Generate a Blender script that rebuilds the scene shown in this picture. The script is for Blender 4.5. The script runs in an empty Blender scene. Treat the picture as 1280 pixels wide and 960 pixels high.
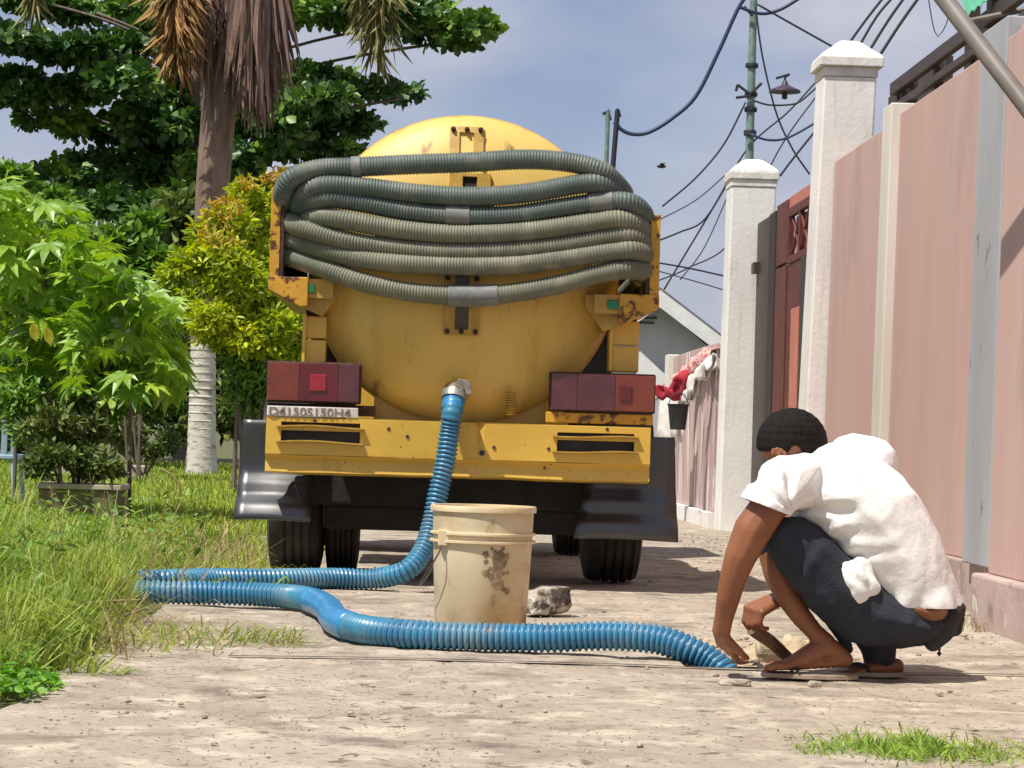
import bpy, bmesh, math, random
import numpy as np
from mathutils import Vector, Matrix, Euler, noise
R = math.radians
random.seed(7)
SC = bpy.context.scene
COL = SC.collection

# ------------------------------------------------------------------ camera
F, W0, H0 = 3000.0, 1280.0, 960.0          # focal length in pixels of the 1280 wide picture
EYE = 0.64
ROLL = 0.030
VPX, VPY = 538.0, 545.0                     # where the lane runs to
_y = Vector(((VPX - W0/2)/F, -(VPY - H0/2)/F, 1.0)).normalized()     # world Y in camera axes (right, up, forward)
_z = Vector((math.sin(ROLL), math.cos(ROLL), 0.0)); _z = (_z - _y*_z.dot(_y)).normalized()
_x = _y.cross(_z); _x = Vector((_z.y*_y.z-_z.z*_y.y, _z.z*_y.x-_z.x*_y.z, _z.x*_y.y-_z.y*_y.x))
if _x.x < 0: _x = -_x
RIGHT = Vector((_x.x, _y.x, _z.x)); UP = Vector((_x.y, _y.y, _z.y)); FWD = Vector((_x.z, _y.z, _z.z))
cam_d = bpy.data.cameras.new('camera'); cam = bpy.data.objects.new('camera', cam_d); COL.objects.link(cam)
cam_d.sensor_width = 36; cam_d.lens = F/W0*36; cam_d.clip_end = 3000; cam_d.clip_start = 0.1
M3 = Matrix((RIGHT, UP, -FWD)).transposed()
cam.matrix_world = Matrix.Translation((0, 0, EYE)) @ M3.to_4x4()
SC.camera = cam
CAM = Vector((0, 0, EYE))

def ray(px, py):
    return RIGHT*((px-W0/2)/F) + UP*(-(py-H0/2)/F) + FWD
def at(px, py, Y):
    d = ray(px, py); return CAM + d*(Y/d.y)
def gnd(px, py, z=0.0):
    d = ray(px, py); return CAM + d*((z-EYE)/d.z)

# ------------------------------------------------------------------ world, sun, exposure
SUN_DIR = Vector((-0.36, -0.30, 0.88)).normalized()       # towards the sun
el = math.asin(SUN_DIR.z); az = math.atan2(SUN_DIR.x, SUN_DIR.y)
wd = bpy.data.worlds.new('World'); SC.world = wd; wd.use_nodes = True
nt = wd.node_tree; N = nt.nodes; Lk = nt.links; N.clear()
out = N.new('ShaderNodeOutputWorld'); bg = N.new('ShaderNodeBackground'); bg.inputs['Strength'].default_value = 0.1
sky = N.new('ShaderNodeTexSky'); sky.sky_type = 'NISHITA'; sky.sun_disc = False
sky.sun_elevation = el; sky.sun_rotation = az; sky.air_density = 1.0; sky.dust_density = 1.0; sky.ozone_density = 2.0
tc = N.new('ShaderNodeTexCoord'); mp = N.new('ShaderNodeMapping'); mp.inputs['Scale'].default_value = (7, 7, 13)
mp.inputs['Location'].default_value = (0.3, 0.1, 0.55)
nz = N.new('ShaderNodeTexNoise'); nz.inputs['Scale'].default_value = 1.0; nz.inputs['Detail'].default_value = 4; nz.inputs['Roughness'].default_value = .45
rp = N.new('ShaderNodeValToRGB'); rp.color_ramp.elements[0].position = .36; rp.color_ramp.elements[1].position = .64
rp.color_ramp.elements[0].color = (0.35, 0.35, 0.35, 1); rp.color_ramp.elements[1].color = (1, 1, 1, 1)
nz2 = N.new('ShaderNodeTexNoise'); nz2.inputs['Scale'].default_value = 2.3; nz2.inputs['Detail'].default_value = 6
cl = N.new('ShaderNodeMixRGB'); cl.inputs['Color1'].default_value = (2.85, 3.1, 4.1, 1); cl.inputs['Color2'].default_value = (5.4, 5.45, 6.0, 1)
mul = N.new('ShaderNodeMixRGB'); mul.blend_type = 'MULTIPLY'; mul.inputs['Fac'].default_value = 1; mul.inputs['Color2'].default_value = (0.62, 0.66, 0.80, 1)
mx = N.new('ShaderNodeMixRGB')
Lk.new(tc.outputs['Generated'], mp.inputs['Vector']); Lk.new(mp.outputs['Vector'], nz.inputs['Vector']); Lk.new(mp.outputs['Vector'], nz2.inputs['Vector'])
Lk.new(nz.outputs['Fac'], rp.inputs['Fac']); Lk.new(rp.outputs['Color'], mx.inputs['Fac'])
Lk.new(nz2.outputs['Fac'], cl.inputs['Fac']); Lk.new(sky.outputs['Color'], mul.inputs['Color1'])
Lk.new(mul.outputs['Color'], mx.inputs['Color1']); Lk.new(cl.outputs['Color'], mx.inputs['Color2'])
Lk.new(mx.outputs['Color'], bg.inputs['Color']); Lk.new(bg.outputs['Background'], out.inputs['Surface'])
sd = bpy.data.lights.new('sun', 'SUN'); sd.energy = 4.6; sd.angle = R(0.53); sd.color = (1.0, 0.95, 0.86)
sun = bpy.data.objects.new('sun', sd); COL.objects.link(sun)
sun.rotation_euler = (-SUN_DIR).to_track_quat('-Z', 'Y').to_euler(); sun.location = (0, 0, 20)
SC.view_settings.view_transform = 'Standard'; SC.view_settings.look = 'None'
SC.view_settings.exposure = 0.35; SC.view_settings.gamma = 1.0
SC.render.engine = 'CYCLES'
SC.cycles.max_bounces = 6; SC.cycles.transparent_max_bounces = 8

# ------------------------------------------------------------------ materials
def mat(name, col, rough=.6, col2=None, scale=8.0, lo=.35, hi=.65, bump=0.0, bscale=None, metal=0.0, spec=.5,
        island=0.0, trans=0.0, stretch=(1, 1, 1), stain=None, coat=0.0, detail=5, objr=0.0):
    """col / col2 mixed by noise; stain=(colour, scale, lo, hi, stretch) a second layer; island: value jitter per island"""
    m = bpy.data.materials.new(name); m.use_nodes = True; t = m.node_tree; n = t.nodes; l = t.links
    b = n['Principled BSDF']; b.inputs['Roughness'].default_value = rough; b.inputs['Metallic'].default_value = metal
    b.inputs['Specular IOR Level'].default_value = spec
    if coat: b.inputs['Coat Weight'].default_value = coat; b.inputs['Coat Roughness'].default_value = .15
    tcn = n.new('ShaderNodeTexCoord')
    def ntex(sc, st, det=5, rg=.55):
        q = n.new('ShaderNodeMapping'); q.inputs['Scale'].default_value = st; l.new(tcn.outputs['Object'], q.inputs['Vector'])
        z = n.new('ShaderNodeTexNoise'); z.inputs['Scale'].default_value = sc; z.inputs['Detail'].default_value = det; z.inputs['Roughness'].default_value = rg
        l.new(q.outputs['Vector'], z.inputs['Vector']); return z.outputs['Fac']
    def ramp(src, a, c):
        z = n.new('ShaderNodeMapRange'); z.inputs['From Min'].default_value = a; z.inputs['From Max'].default_value = c
        l.new(src, z.inputs['Value']); return z.outputs['Result']
    c1 = n.new('ShaderNodeMixRGB'); c1.inputs['Color1'].default_value = (*col, 1); c1.inputs['Color2'].default_value = (*(col2 or col), 1)
    l.new(ramp(ntex(scale, stretch, detail), lo, hi), c1.inputs['Fac']); cur = c1.outputs['Color']
    for s in (stain or []):
        c, sc, a, bb, st = s
        q = n.new('ShaderNodeMixRGB'); q.inputs['Color2'].default_value = (*c, 1); l.new(cur, q.inputs['Color1'])
        l.new(ramp(ntex(sc, st, 6, .62), a, bb), q.inputs['Fac']); cur = q.outputs['Color']
    if island:
        g = n.new('ShaderNodeNewGeometry'); hs = n.new('ShaderNodeHueSaturation')
        v = n.new('ShaderNodeMapRange'); v.inputs['To Min'].default_value = 1-island; v.inputs['To Max'].default_value = 1+island
        l.new(g.outputs['Random Per Island'], v.inputs['Value']); l.new(v.outputs['Result'], hs.inputs['Value'])
        h = n.new('ShaderNodeMath'); h.operation = 'MULTIPLY_ADD'; h.inputs[1].default_value = -0.05*min(1, island*2); h.inputs[2].default_value = .5 + .025*min(1, island*2)
        l.new(g.outputs['Random Per Island'], h.inputs[0]); l.new(h.outputs[0], hs.inputs['Hue'])
        l.new(cur, hs.inputs['Color']); cur = hs.outputs['Color']
    if objr:
        oi = n.new('ShaderNodeObjectInfo'); h2 = n.new('ShaderNodeHueSaturation'); v2 = n.new('ShaderNodeMapRange'); v2.inputs['To Min'].default_value = 1-objr; v2.inputs['To Max'].default_value = 1+objr
        l.new(oi.outputs['Random'], v2.inputs['Value']); l.new(v2.outputs['Result'], h2.inputs['Value'])
        v3 = n.new('ShaderNodeMapRange'); v3.inputs['To Min'].default_value = .515; v3.inputs['To Max'].default_value = .47; l.new(oi.outputs['Random'], v3.inputs['Value']); l.new(v3.outputs['Result'], h2.inputs['Hue'])
        l.new(cur, h2.inputs['Color']); cur = h2.outputs['Color']
    l.new(cur, b.inputs['Base Color'])
    if bump:
        bp = n.new('ShaderNodeBump'); bp.inputs['Strength'].default_value = min(1.0, bump); bp.inputs['Distance'].default_value = 0.01 if bump <= 1 else 0.01*bump
        l.new(ntex(bscale or scale*4, stretch, 6), bp.inputs['Height']); l.new(bp.outputs['Normal'], b.inputs['Normal'])
    if trans:
        tr = n.new('ShaderNodeBsdfTranslucent'); ms = n.new('ShaderNodeMixShader'); ms.inputs['Fac'].default_value = trans
        hs2 = n.new('ShaderNodeHueSaturation'); hs2.inputs['Value'].default_value = 1.5; hs2.inputs['Saturation'].default_value = 1.1; l.new(cur, hs2.inputs['Color'])
        l.new(hs2.outputs['Color'], tr.inputs['Color']); l.new(b.outputs['BSDF'], ms.inputs[1]); l.new(tr.outputs['BSDF'], ms.inputs[2])
        l.new(ms.outputs['Shader'], n['Material Output'].inputs['Surface'])
    return m

RUST = (.10, .035, .012)
M = {}
M['yellow'] = mat('yellow_paint', (.66, .415, .060), .45, (.57, .345, .045), 3, bump=.06, bscale=14, coat=.25,
                  stain=[((.30, .14, .02), 5, .60, .82, (1, 1, .35)), (RUST, 30, .665, .72, (1, 1, 1))])
M['tank'] = mat('tank_paint', (.71, .49, .135), .50, (.62, .40, .080), 2.2, bump=.05, bscale=6,
                stain=[((.40, .23, .04), 3.4, .54, .84, (2.2, 1, .30)), ((.22, .11, .03), 9, .62, .74, (1.5, 1, .5)), (RUST, 26, .70, .75, (1, 1, 1))])
M['yellow_worn'] = mat('worn_yellow_paint', (.62, .33, .028), .5, (.52, .27, .03), 9, bump=.2, bscale=40,
                       stain=[(RUST, 22, .52, .60, (1, 1, 1))])
M['flange'] = mat('flange_paint', (.50, .31, .055), .45, (.38, .22, .035), 20, bump=.15, bscale=60)
M['rust'] = mat('rusty_steel', (.09, .04, .018), .8, (.03, .018, .012), 30, bump=.4, bscale=80)
M['black'] = mat('black_paint', (.012, .012, .014), .45, (.03, .028, .026), 6, bump=.1, bscale=30)
M['under'] = mat('underbody_grime', (.008, .0075, .007), .9, (.018, .015, .012), 9, bump=.4, bscale=30)
M['flap'] = mat('flap_rubber', (.011, .011, .013), .40, (.022, .021, .022), 5, bump=.05, bscale=12, spec=.7, coat=1.0)
M['flap'].node_tree.nodes['Principled BSDF'].inputs['Coat Roughness'].default_value = .24
M['tyre'] = mat('tyre_rubber', (.014, .014, .015), .75, (.05, .042, .034), 8, bump=.3, bscale=60)
M['rim'] = mat('wheel_steel', (.25, .22, .18), .5, (.1, .07, .05), 12, metal=.6)
M['hose_grey'] = mat('grey_green_hose', (.100, .130, .115), .55, (.062, .085, .078), 4, stain=[((.20, .20, .16), 7, .5, .75, (1, 1, 1))], bump=.1, bscale=60)
M['hose_olive'] = mat('dusty_olive_hose', (.190, .190, .130), .6, (.125, .135, .095), 4, stain=[((.30, .27, .19), 7, .5, .75, (1, 1, 1))], bump=.1, bscale=60)
M['sleeve'] = mat('hose_sleeve_tape', (.20, .205, .19), .6, (.12, .125, .115), 20)
M['hose_blue'] = mat('blue_hose', (.045, .235, .37), .42, (.025, .150, .27), 5, stain=[((.17, .28, .31), 7, .50, .74, (1, 1, 1)), ((.20, .17, .12), 16, .62, .74, (1, 1, 1))], coat=.2)
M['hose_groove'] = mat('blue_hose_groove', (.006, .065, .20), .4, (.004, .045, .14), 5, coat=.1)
M['hose_collar'] = mat('blue_hose_collar', (.02, .24, .50), .4, (.015, .16, .38), 12, coat=.2)
M['steel'] = mat('dull_steel', (.42, .40, .36), .42, (.22, .19, .15), 20, metal=.55, bump=.1)
M['amber'] = mat('amber_lens', (.20, .038, .018), .22, (.15, .026, .014), 10, coat=.5)
M['red'] = mat('red_lens', (.135, .010, .014), .2, (.095, .008, .010), 10, coat=.5)
M['redlit'] = mat('red_reflector', (.33, .015, .03), .2, (.27, .01, .02), 60, coat=.5)
M['smoke'] = mat('smoky_lens', (.115, .030, .036), .22, (.08, .020, .025), 10, coat=.5)
M['green'] = mat('green_reflector', (.004, .22, .06), .2, (.002, .12, .03), 30, coat=.5)
M['plate'] = mat('white_plate', (.75, .73, .68), .5, (.5, .46, .4), 14)
M['ink'] = mat('dark_lettering', (.20, .13, .10), .6)
M['glass'] = mat('dark_glass', (.03, .028, .025), .1, (.05, .045, .04), 5)
M['bucket'] = mat('dirty_cream_plastic', (.66, .57, .40), .45, (.55, .44, .26), 4, bump=.1, bscale=25, stretch=(1, 1, .6),
                  stain=[((.38, .23, .10), 3.4, .48, .74, (1, 1, 1.6)), ((.22, .13, .06), 9, .60, .72, (1, 1, .5)), ((.12, .08, .05), 22, .66, .70, (1, 1, .8))])
M['bucket_rim'] = mat('cream_plastic_rim', (.74, .62, .42), .4, (.60, .46, .26), 8)
M['grime'] = mat('dark_grime', (.17, .12, .075), .8, (.36, .26, .15), 40)
M['wire'] = mat('wire_steel', (.10, .09, .08), .5, metal=.6)
M['skin'] = mat('brown_skin', (.270, .105, .050), .45, (.215, .080, .038), 7, bump=.10, bscale=90, spec=.4)
M['skin'].node_tree.nodes['Principled BSDF'].inputs['Subsurface Weight'].default_value = .08
M['skin'].node_tree.nodes['Principled BSDF'].inputs['Subsurface Radius'].default_value = (.01, .004, .002)
M['hair'] = mat('black_hair', (.008, .006, .0055), .75, (.016, .012, .010), 60, bump=.45, bscale=260, stretch=(1, 1, .4))
M['hair'].node_tree.nodes['Principled BSDF'].inputs['Specular IOR Level'].default_value = .15
M['shirt'] = mat('white_cotton', (.84, .83, .81), .85, (.78, .77, .75), 5, bump=.45, bscale=26, spec=.2)
M['shorts'] = mat('dark_blue_shorts', (.018, .022, .032), .8, (.034, .038, .050), 6, bump=.3, bscale=90, spec=.25)
M['sole'] = mat('sandal_sole', (.40, .33, .24), .6, (.22, .16, .11), 14)
M['pouch'] = mat('black_cloth', (.012, .011, .012), .8, (.03, .028, .028), 20, bump=.4, bscale=60)
M['wood'] = mat('muddy_wood', (.22, .13, .07), .8, (.11, .06, .03), 14, bump=.4, bscale=60, stretch=(1, 1, .2))
M['white_wall'] = mat('weathered_whitewash', (.80, .78, .74), .8, (.72, .69, .65), 2.0, bump=.25, bscale=30,
                      stain=[((.40, .36, .34), 2.6, .54, .76, (1, 1, .45)), ((.12, .10, .09), 22, .70, .75, (1, 1, 1)), ((.60, .56, .53), 9, .54, .70, (1.5, 1.5, .15)), ((.34, .30, .27), 1.6, .66, .82, (3, 3, .6))])
M['cap'] = mat('whitewashed_cap', (.78, .76, .72), .8, (.6, .56, .52), 9, bump=.3, bscale=40)
M['pink'] = mat('faded_pink_wall', (.53, .360, .315), .85, (.485, .315, .272), 1.0, bump=.12, bscale=30, stretch=(1, 2.2, .30),
                stain=[((.45, .35, .31), 1.6, .52, .90, (1, 3, .25)), ((.16, .12, .10), 30, .72, .75, (1, 1, 1)), ((.24, .15, .13), 30, .76, .80, (1, 1, .5)), ((.33, .25, .20), 1.3, .56, .82, (1, 1.5, .6)), ((.58, .48, .44), 7, .66, .74, (1, 2, .3))])
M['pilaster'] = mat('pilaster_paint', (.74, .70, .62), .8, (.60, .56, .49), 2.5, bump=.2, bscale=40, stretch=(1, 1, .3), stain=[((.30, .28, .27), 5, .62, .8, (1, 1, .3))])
M['shaded_pilaster'] = mat('pilaster_painted_shade', (.40, .42, .43), .8, (.32, .32, .33), 2.0, bump=.2, bscale=30, stretch=(1, 1, .3), stain=[((.06, .05, .045), 9, .62, .70, (1, 1, .5))])  # blue-grey base colour carries the shade lying on this pilaster
M['plinth'] = mat('stained_plinth', (.50, .38, .34), .85, (.36, .26, .23), 3, bump=.3, bscale=30, stain=[((.20, .16, .13), 5, .55, .75, (1, 1, 1)), ((.6, .56, .52), 8, .62, .7, (1, 1, 1))])
M['streak'] = mat('streaked_pink_wall', (.55, .42, .39), .85, (.36, .24, .23), 7, bump=.25, bscale=30, stretch=(1, 1.5, .10), stain=[((.72, .66, .62), 5, .55, .62, (1, 1.6, .2))])
M['maroon'] = mat('maroon_gate', (.145, .030, .024), .5, (.09, .02, .016), 9, bump=.1)
M['salmon'] = mat('salmon_panel', (.56, .20, .14), .6, (.46, .15, .11), 4)
M['darkiron'] = mat('dark_iron', (.035, .026, .022), .55, (.06, .04, .032), 12)
M['brown_rail'] = mat('brown_rail_paint', (.070, .048, .040), .5, (.045, .030, .026), 12)
M['gate_frame'] = mat('gate_frame_paint', (.034, .024, .018), .7, (.022, .016, .013), 6)
M['greypole'] = mat('grey_pole_paint', (.20, .175, .155), .55, (.14, .12, .105), 8)
M['greenpole'] = mat('pale_green_pole', (.20, .30, .25), .5, (.13, .20, .17), 14)
M['greensheet'] = mat('green_roof_sheet', (.10, .42, .24), .5, (.08, .32, .2), 3)
M['cable'] = mat('cable_black', (.020, .022, .032), .6)
M['cable_blue'] = mat('cable_blue_black', (.015, .035, .095), .5)
M['lampshade'] = mat('lamp_shade_enamel', (.06, .04, .07), .5, (.03, .02, .035), 20)
M['bird'] = mat('dark_feathers', (.03, .028, .03), .8)
M['house_wall'] = mat('pale_grey_render', (.54, .55, .56), .8, (.46, .47, .48), 1.2, stretch=(1, 1, .5))
M['house_roof'] = mat('grey_roof_sheet', (.16, .16, .17), .7, (.11, .11, .12), 3)
M['white_trim'] = mat('white_trim', (.80, .80, .78), .6, (.7, .7, .68), 5)
M['cloth_red'] = mat('red_cloth', (.42, .028, .045), .85, (.30, .015, .03), 12, bump=.3)
M['cloth_pink'] = mat('pink_patterned_cloth', (.62, .42, .38), .85, (.48, .10, .10), 30, lo=.5, hi=.56, bump=.3)
M['cloth_white'] = mat('white_cloth', (.78, .76, .72), .85, (.6, .56, .52), 18, bump=.3)
M['concrete'] = mat('worn_concrete', (.385, .325, .255), .92, (.290, .235, .178), 1.7, bump=.8, bscale=26, detail=8,
                    stain=[((.17, .135, .105), 2.6, .53, .68, (1, 1.2, 1)), ((.50, .43, .335), 6, .50, .66, (1, 1, 1)), ((.14, .11, .085), 11, .60, .66, (1, 1.2, 1)), ((.19, .15, .115), 34, .56, .66, (1, 1, 1)), ((.13, .10, .075), 42, .63, .69, (1, .6, 1)), ((.55, .48, .38), 60, .66, .72, (1, .6, 1))])
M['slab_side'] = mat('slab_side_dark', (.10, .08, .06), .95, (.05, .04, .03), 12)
M['soil'] = mat('lawn_soil', (.12, .115, .045), .95, (.07, .08, .025), 5, bump=.5, bscale=30)
M['sand'] = mat('dug_sand', (.52, .42, .28), .95, (.34, .25, .15), 12, bump=1, bscale=60)
M['stone'] = mat('pale_stone', (.46, .41, .34), .9, (.22, .17, .12), 16, bump=.6, bscale=50, island=.3)
M['chunk'] = mat('concrete_chunk', (.50, .45, .38), .95, (.22, .17, .12), 20, bump=1, bscale=60, stain=[((.06, .045, .035), 11, .46, .54, (1, 1, 1))])
M['planter'] = mat('mossy_planter', (.19, .17, .075), .9, (.10, .095, .05), 8, bump=.4, stain=[((.42, .38, .26), 6, .56, .64, (1, 1, 1))])
M['planter_rim'] = mat('planter_rim', (.50, .46, .33), .8, (.34, .30, .20), 14)
M['bark'] = mat('grey_bark', (.19, .14, .11), .9, (.10, .075, .06), 9, bump=.8, bscale=40, stretch=(1, 1, .25))
M['palm_trunk'] = mat('palm_trunk', (.27, .185, .14), .9, (.15, .10, .075), 6, bump=.7, bscale=30, stretch=(1.6, 1.6, .3))
M['limewash'] = mat('limewashed_trunk', (.60, .57, .48), .9, (.22, .19, .14), 9, bump=.6, bscale=30, stretch=(.7, .7, 1.6), lo=.5, hi=.7)
M['skirt'] = mat('dead_palm_skirt', (.290, .195, .155), .95, (.150, .090, .070), 14, bump=.8, bscale=40, stretch=(2.4, 2.4, .18), island=.25)
M['leaf_dark'] = mat('almond_leaf', (.046, .112, .020), .42, (.200, .340, .045), .60, lo=.50, hi=.64, island=.40, trans=.14)  # lighter second green paints the crown's sunlit patches into the leaf colour
M['leaf_mid'] = mat('shrub_leaf', (.100, .210, .028), .5, (.165, .30, .04), 2, island=.35, trans=.25)
M['leaf_under'] = mat('undergrowth_leaf', (.080, .130, .024), .6, (.155, .190, .045), 3, island=.45, trans=.2)
M['leaf_cassava'] = mat('cassava_leaf', (.190, .350, .036), .42, (.255, .420, .050), 6, trans=.30, objr=.38)
M['leaf_yel'] = mat('yellow_green_leaf', (.460, .500, .030), .5, (.320, .430, .030), 1.6, island=.35, trans=.38)
M['leaf_orange'] = mat('orange_shoot_leaf', (.50, .30, .05), .5, (.42, .38, .035), 3, island=.3, trans=.3)
M['leaf_yellowed'] = mat('yellowed_leaf', (.50, .46, .04), .5, trans=.3)
M['frond_dead'] = mat('dead_frond', (.42, .235, .075), .8, (.26, .14, .05), 6, island=.3, trans=.15)
M['frond_green'] = mat('drooping_frond', (.17, .19, .05), .6, (.26, .22, .07), 3, island=.3, trans=.2)
M['grass'] = mat('tall_grass_blades', (.190, .310, .040), .6, (.290, .350, .065), 1.6, island=.40, trans=.30)
M['lawn'] = mat('lawn_blades', (.240, .350, .035), .6, (.330, .390, .055), .9, island=.30, trans=.30)
M['straw'] = mat('dry_grass_blades', (.40, .33, .15), .8, (.27, .21, .09), 5, island=.35, trans=.2)
M['clover'] = mat('bright_weed_leaf', (.115, .285, .025), .5, (.16, .34, .04), 6, island=.3, trans=.3)
M['chair'] = mat('pale_blue_plastic', (.36, .50, .60), .45, (.28, .40, .5), 6)

# ------------------------------------------------------------------ mesh helpers
class MB:
    def __init__(s): s.v = []; s.f = []
    def add(s, vs, fs):
        k = len(s.v); s.v += [tuple(v) for v in vs]; s.f += [tuple(i+k for i in f) for f in fs]; return s
    def box(s, x0, x1, y0, y1, z0, z1, mtx=None):
        vs = [Vector((x, y, z)) for z in (z0, z1) for y in (y0, y1) for x in (x0, x1)]
        if mtx: vs = [mtx @ v for v in vs]
        return s.add(vs, [(0, 2, 3, 1), (4, 5, 7, 6), (0, 1, 5, 4), (2, 6, 7, 3), (0, 4, 6, 2), (1, 3, 7, 5)])
    def prism(s, poly, a, b, axis='y'):
        """polygon (u,v) extruded from a to b; axis y: (u,·,v); axis x: (·,u,v); axis z: (u,v,·)"""
        def P(u, v, t): return {'y': (u, t, v), 'x': (t, u, v), 'z': (u, v, t)}[axis]
        n = len(poly); vs = [P(u, v, a) for u, v in poly] + [P(u, v, b) for u, v in poly]
        return s.add(vs, [tuple(range(n))[::-1], tuple(range(n, 2*n))] + [(i, (i+1) % n, n+(i+1) % n, n+i) for i in range(n)])
    def cyl(s, p0, p1, r0, r1=None, n=12):
        return s.tube([p0, p1], [r0, r0 if r1 is None else r1], n)
    def tube(s, pts, rad, n=10, cap=True):
        pts = [Vector(p) for p in pts]; m = len(pts)
        if not hasattr(rad, '__len__'): rad = [rad]*m
        t0 = (pts[1]-pts[0]).normalized(); up = Vector((0, 0, 1)) if abs(t0.z) < .9 else Vector((1, 0, 0))
        nrm = (up - t0*up.dot(t0)).normalized(); vs = []
        for i, p in enumerate(pts):
            t = (pts[min(i+1, m-1)] - pts[max(i-1, 0)])
            t = t.normalized() if t.length > 1e-9 else t0
            nrm = (nrm - t*nrm.dot(t)).normalized(); b = t.cross(nrm)
            for k in range(n):
                a = 2*math.pi*k/n; vs.append(p + (nrm*math.cos(a) + b*math.sin(a))*rad[i])
        fs = [(i*n+k, i*n+(k+1) % n, (i+1)*n+(k+1) % n, (i+1)*n+k) for i in range(m-1) for k in range(n)]
        if cap: fs += [tuple(range(n))[::-1], tuple(range((m-1)*n, m*n))]
        return s.add(vs, fs)
    def lathe(s, prof, c=(0, 0, 0), axis='z', n=32):
        """prof: (radius, height)"""
        vs = []; m = len(prof)
        for r, h in prof:
            for k in range(n):
                a = 2*math.pi*k/n; u, v = r*math.cos(a), r*math.sin(a)
                p = {'z': (u, v, h), 'y': (u, h, v), 'x': (h, u, v)}[axis]
                vs.append((p[0]+c[0], p[1]+c[1], p[2]+c[2]))
        fs = [(i*n+k, i*n+(k+1) % n, (i+1)*n+(k+1) % n, (i+1)*n+k) for i in range(m-1) for k in range(n)]
        if prof[0][0] > 1e-5: fs.append(tuple(range(n))[::-1])
        if prof[-1][0] > 1e-5: fs.append(tuple(range((m-1)*n, m*n)))
        return s.add(vs, fs)
    def build(s, name, m, parent=None, smooth=False, bevel=0.0, off=None, fix=True):
        me = bpy.data.meshes.new(name); o_ = Vector(off) if off is not None else None
        vs = s.v if o_ is None else [(v[0]-o_.x, v[1]-o_.y, v[2]-o_.z) for v in s.v]
        me.from_pydata(vs, [], s.f)
        if fix:
            b = bmesh.new(); b.from_mesh(me); bmesh.ops.remove_doubles(b, verts=b.verts, dist=1e-6)
            bmesh.ops.recalc_face_normals(b, faces=b.faces); b.to_mesh(me); b.free()
        return link(name, me, m, parent, smooth, bevel)

def link(name, me, m, parent=None, smooth=False, bevel=0.0):
    if m is not None: me.materials.append(M[m] if isinstance(m, str) else m)
    o = bpy.data.objects.new(name, me); COL.objects.link(o)
    if parent is not None: o.parent = parent
    if smooth:
        me.polygons.foreach_set('use_smooth', [True]*len(me.polygons))
        if smooth != 'all':
            try: me.set_sharp_from_angle(angle=R(38))
            except Exception: pass
    if bevel:
        bv = o.modifiers.new('edge', 'BEVEL'); bv.width = bevel; bv.segments = 2; bv.limit_method = 'ANGLE'; bv.angle_limit = R(40)
    return o
def tag(o, label=None, cat=None, group=None, kind=None):
    if label: o['label'] = label
    if cat: o['category'] = cat
    if group: o['group'] = group
    if kind: o['kind'] = kind
    return o
def thing(name, label, cat, loc=(0, 0, 0), group=None):
    o = bpy.data.objects.new(name, None); COL.objects.link(o); o.location = loc; o.empty_display_size = .1
    return tag(o, label, cat, group)
def catmull(pts, step):
    P = [Vector(p) for p in pts]; P = [P[0]*2-P[1]] + P + [P[-1]*2-P[-2]]; outp = []
    for i in range(1, len(P)-2):
        a, b, c, d = P[i-1:i+3]
        for k in range(16):
            t = k/16
            outp.append(.5*((2*b) + (c-a)*t + (2*a-5*b+4*c-d)*t*t + (3*b-a-3*c+d)*t**3))
    outp.append(P[-2]); res = [outp[0]]; acc = 0.0
    for i in range(1, len(outp)):
        a, b = outp[i-1], outp[i]; L = (b-a).length
        if L < 1e-9: continue
        while acc + L >= step:
            a = a + (b-a)*((step-acc)/L); res.append(a.copy()); L = (b-a).length; acc = 0.0
            if L < 1e-9: break
        acc += L
    res.append(outp[-1]); return res
def hose_mesh(pts, r, pitch, depth, n=12, smooth_parts=()):
    """corrugated hose: raised rings, each `pitch` long; smooth_parts = [(s0, s1)] arc lengths where it is plain"""
    c = catmull(pts, pitch/4); rad = []
    for i in range(len(c)):
        s = i*pitch/4; ph = i % 4
        rr = r if ph in (0, 1) else r-depth
        if any(a <= s <= b for a, b in smooth_parts): rr = r - depth*.35*(ph > 1)
        rad.append(rr)
    return MB().tube(c, rad, n), c

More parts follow.
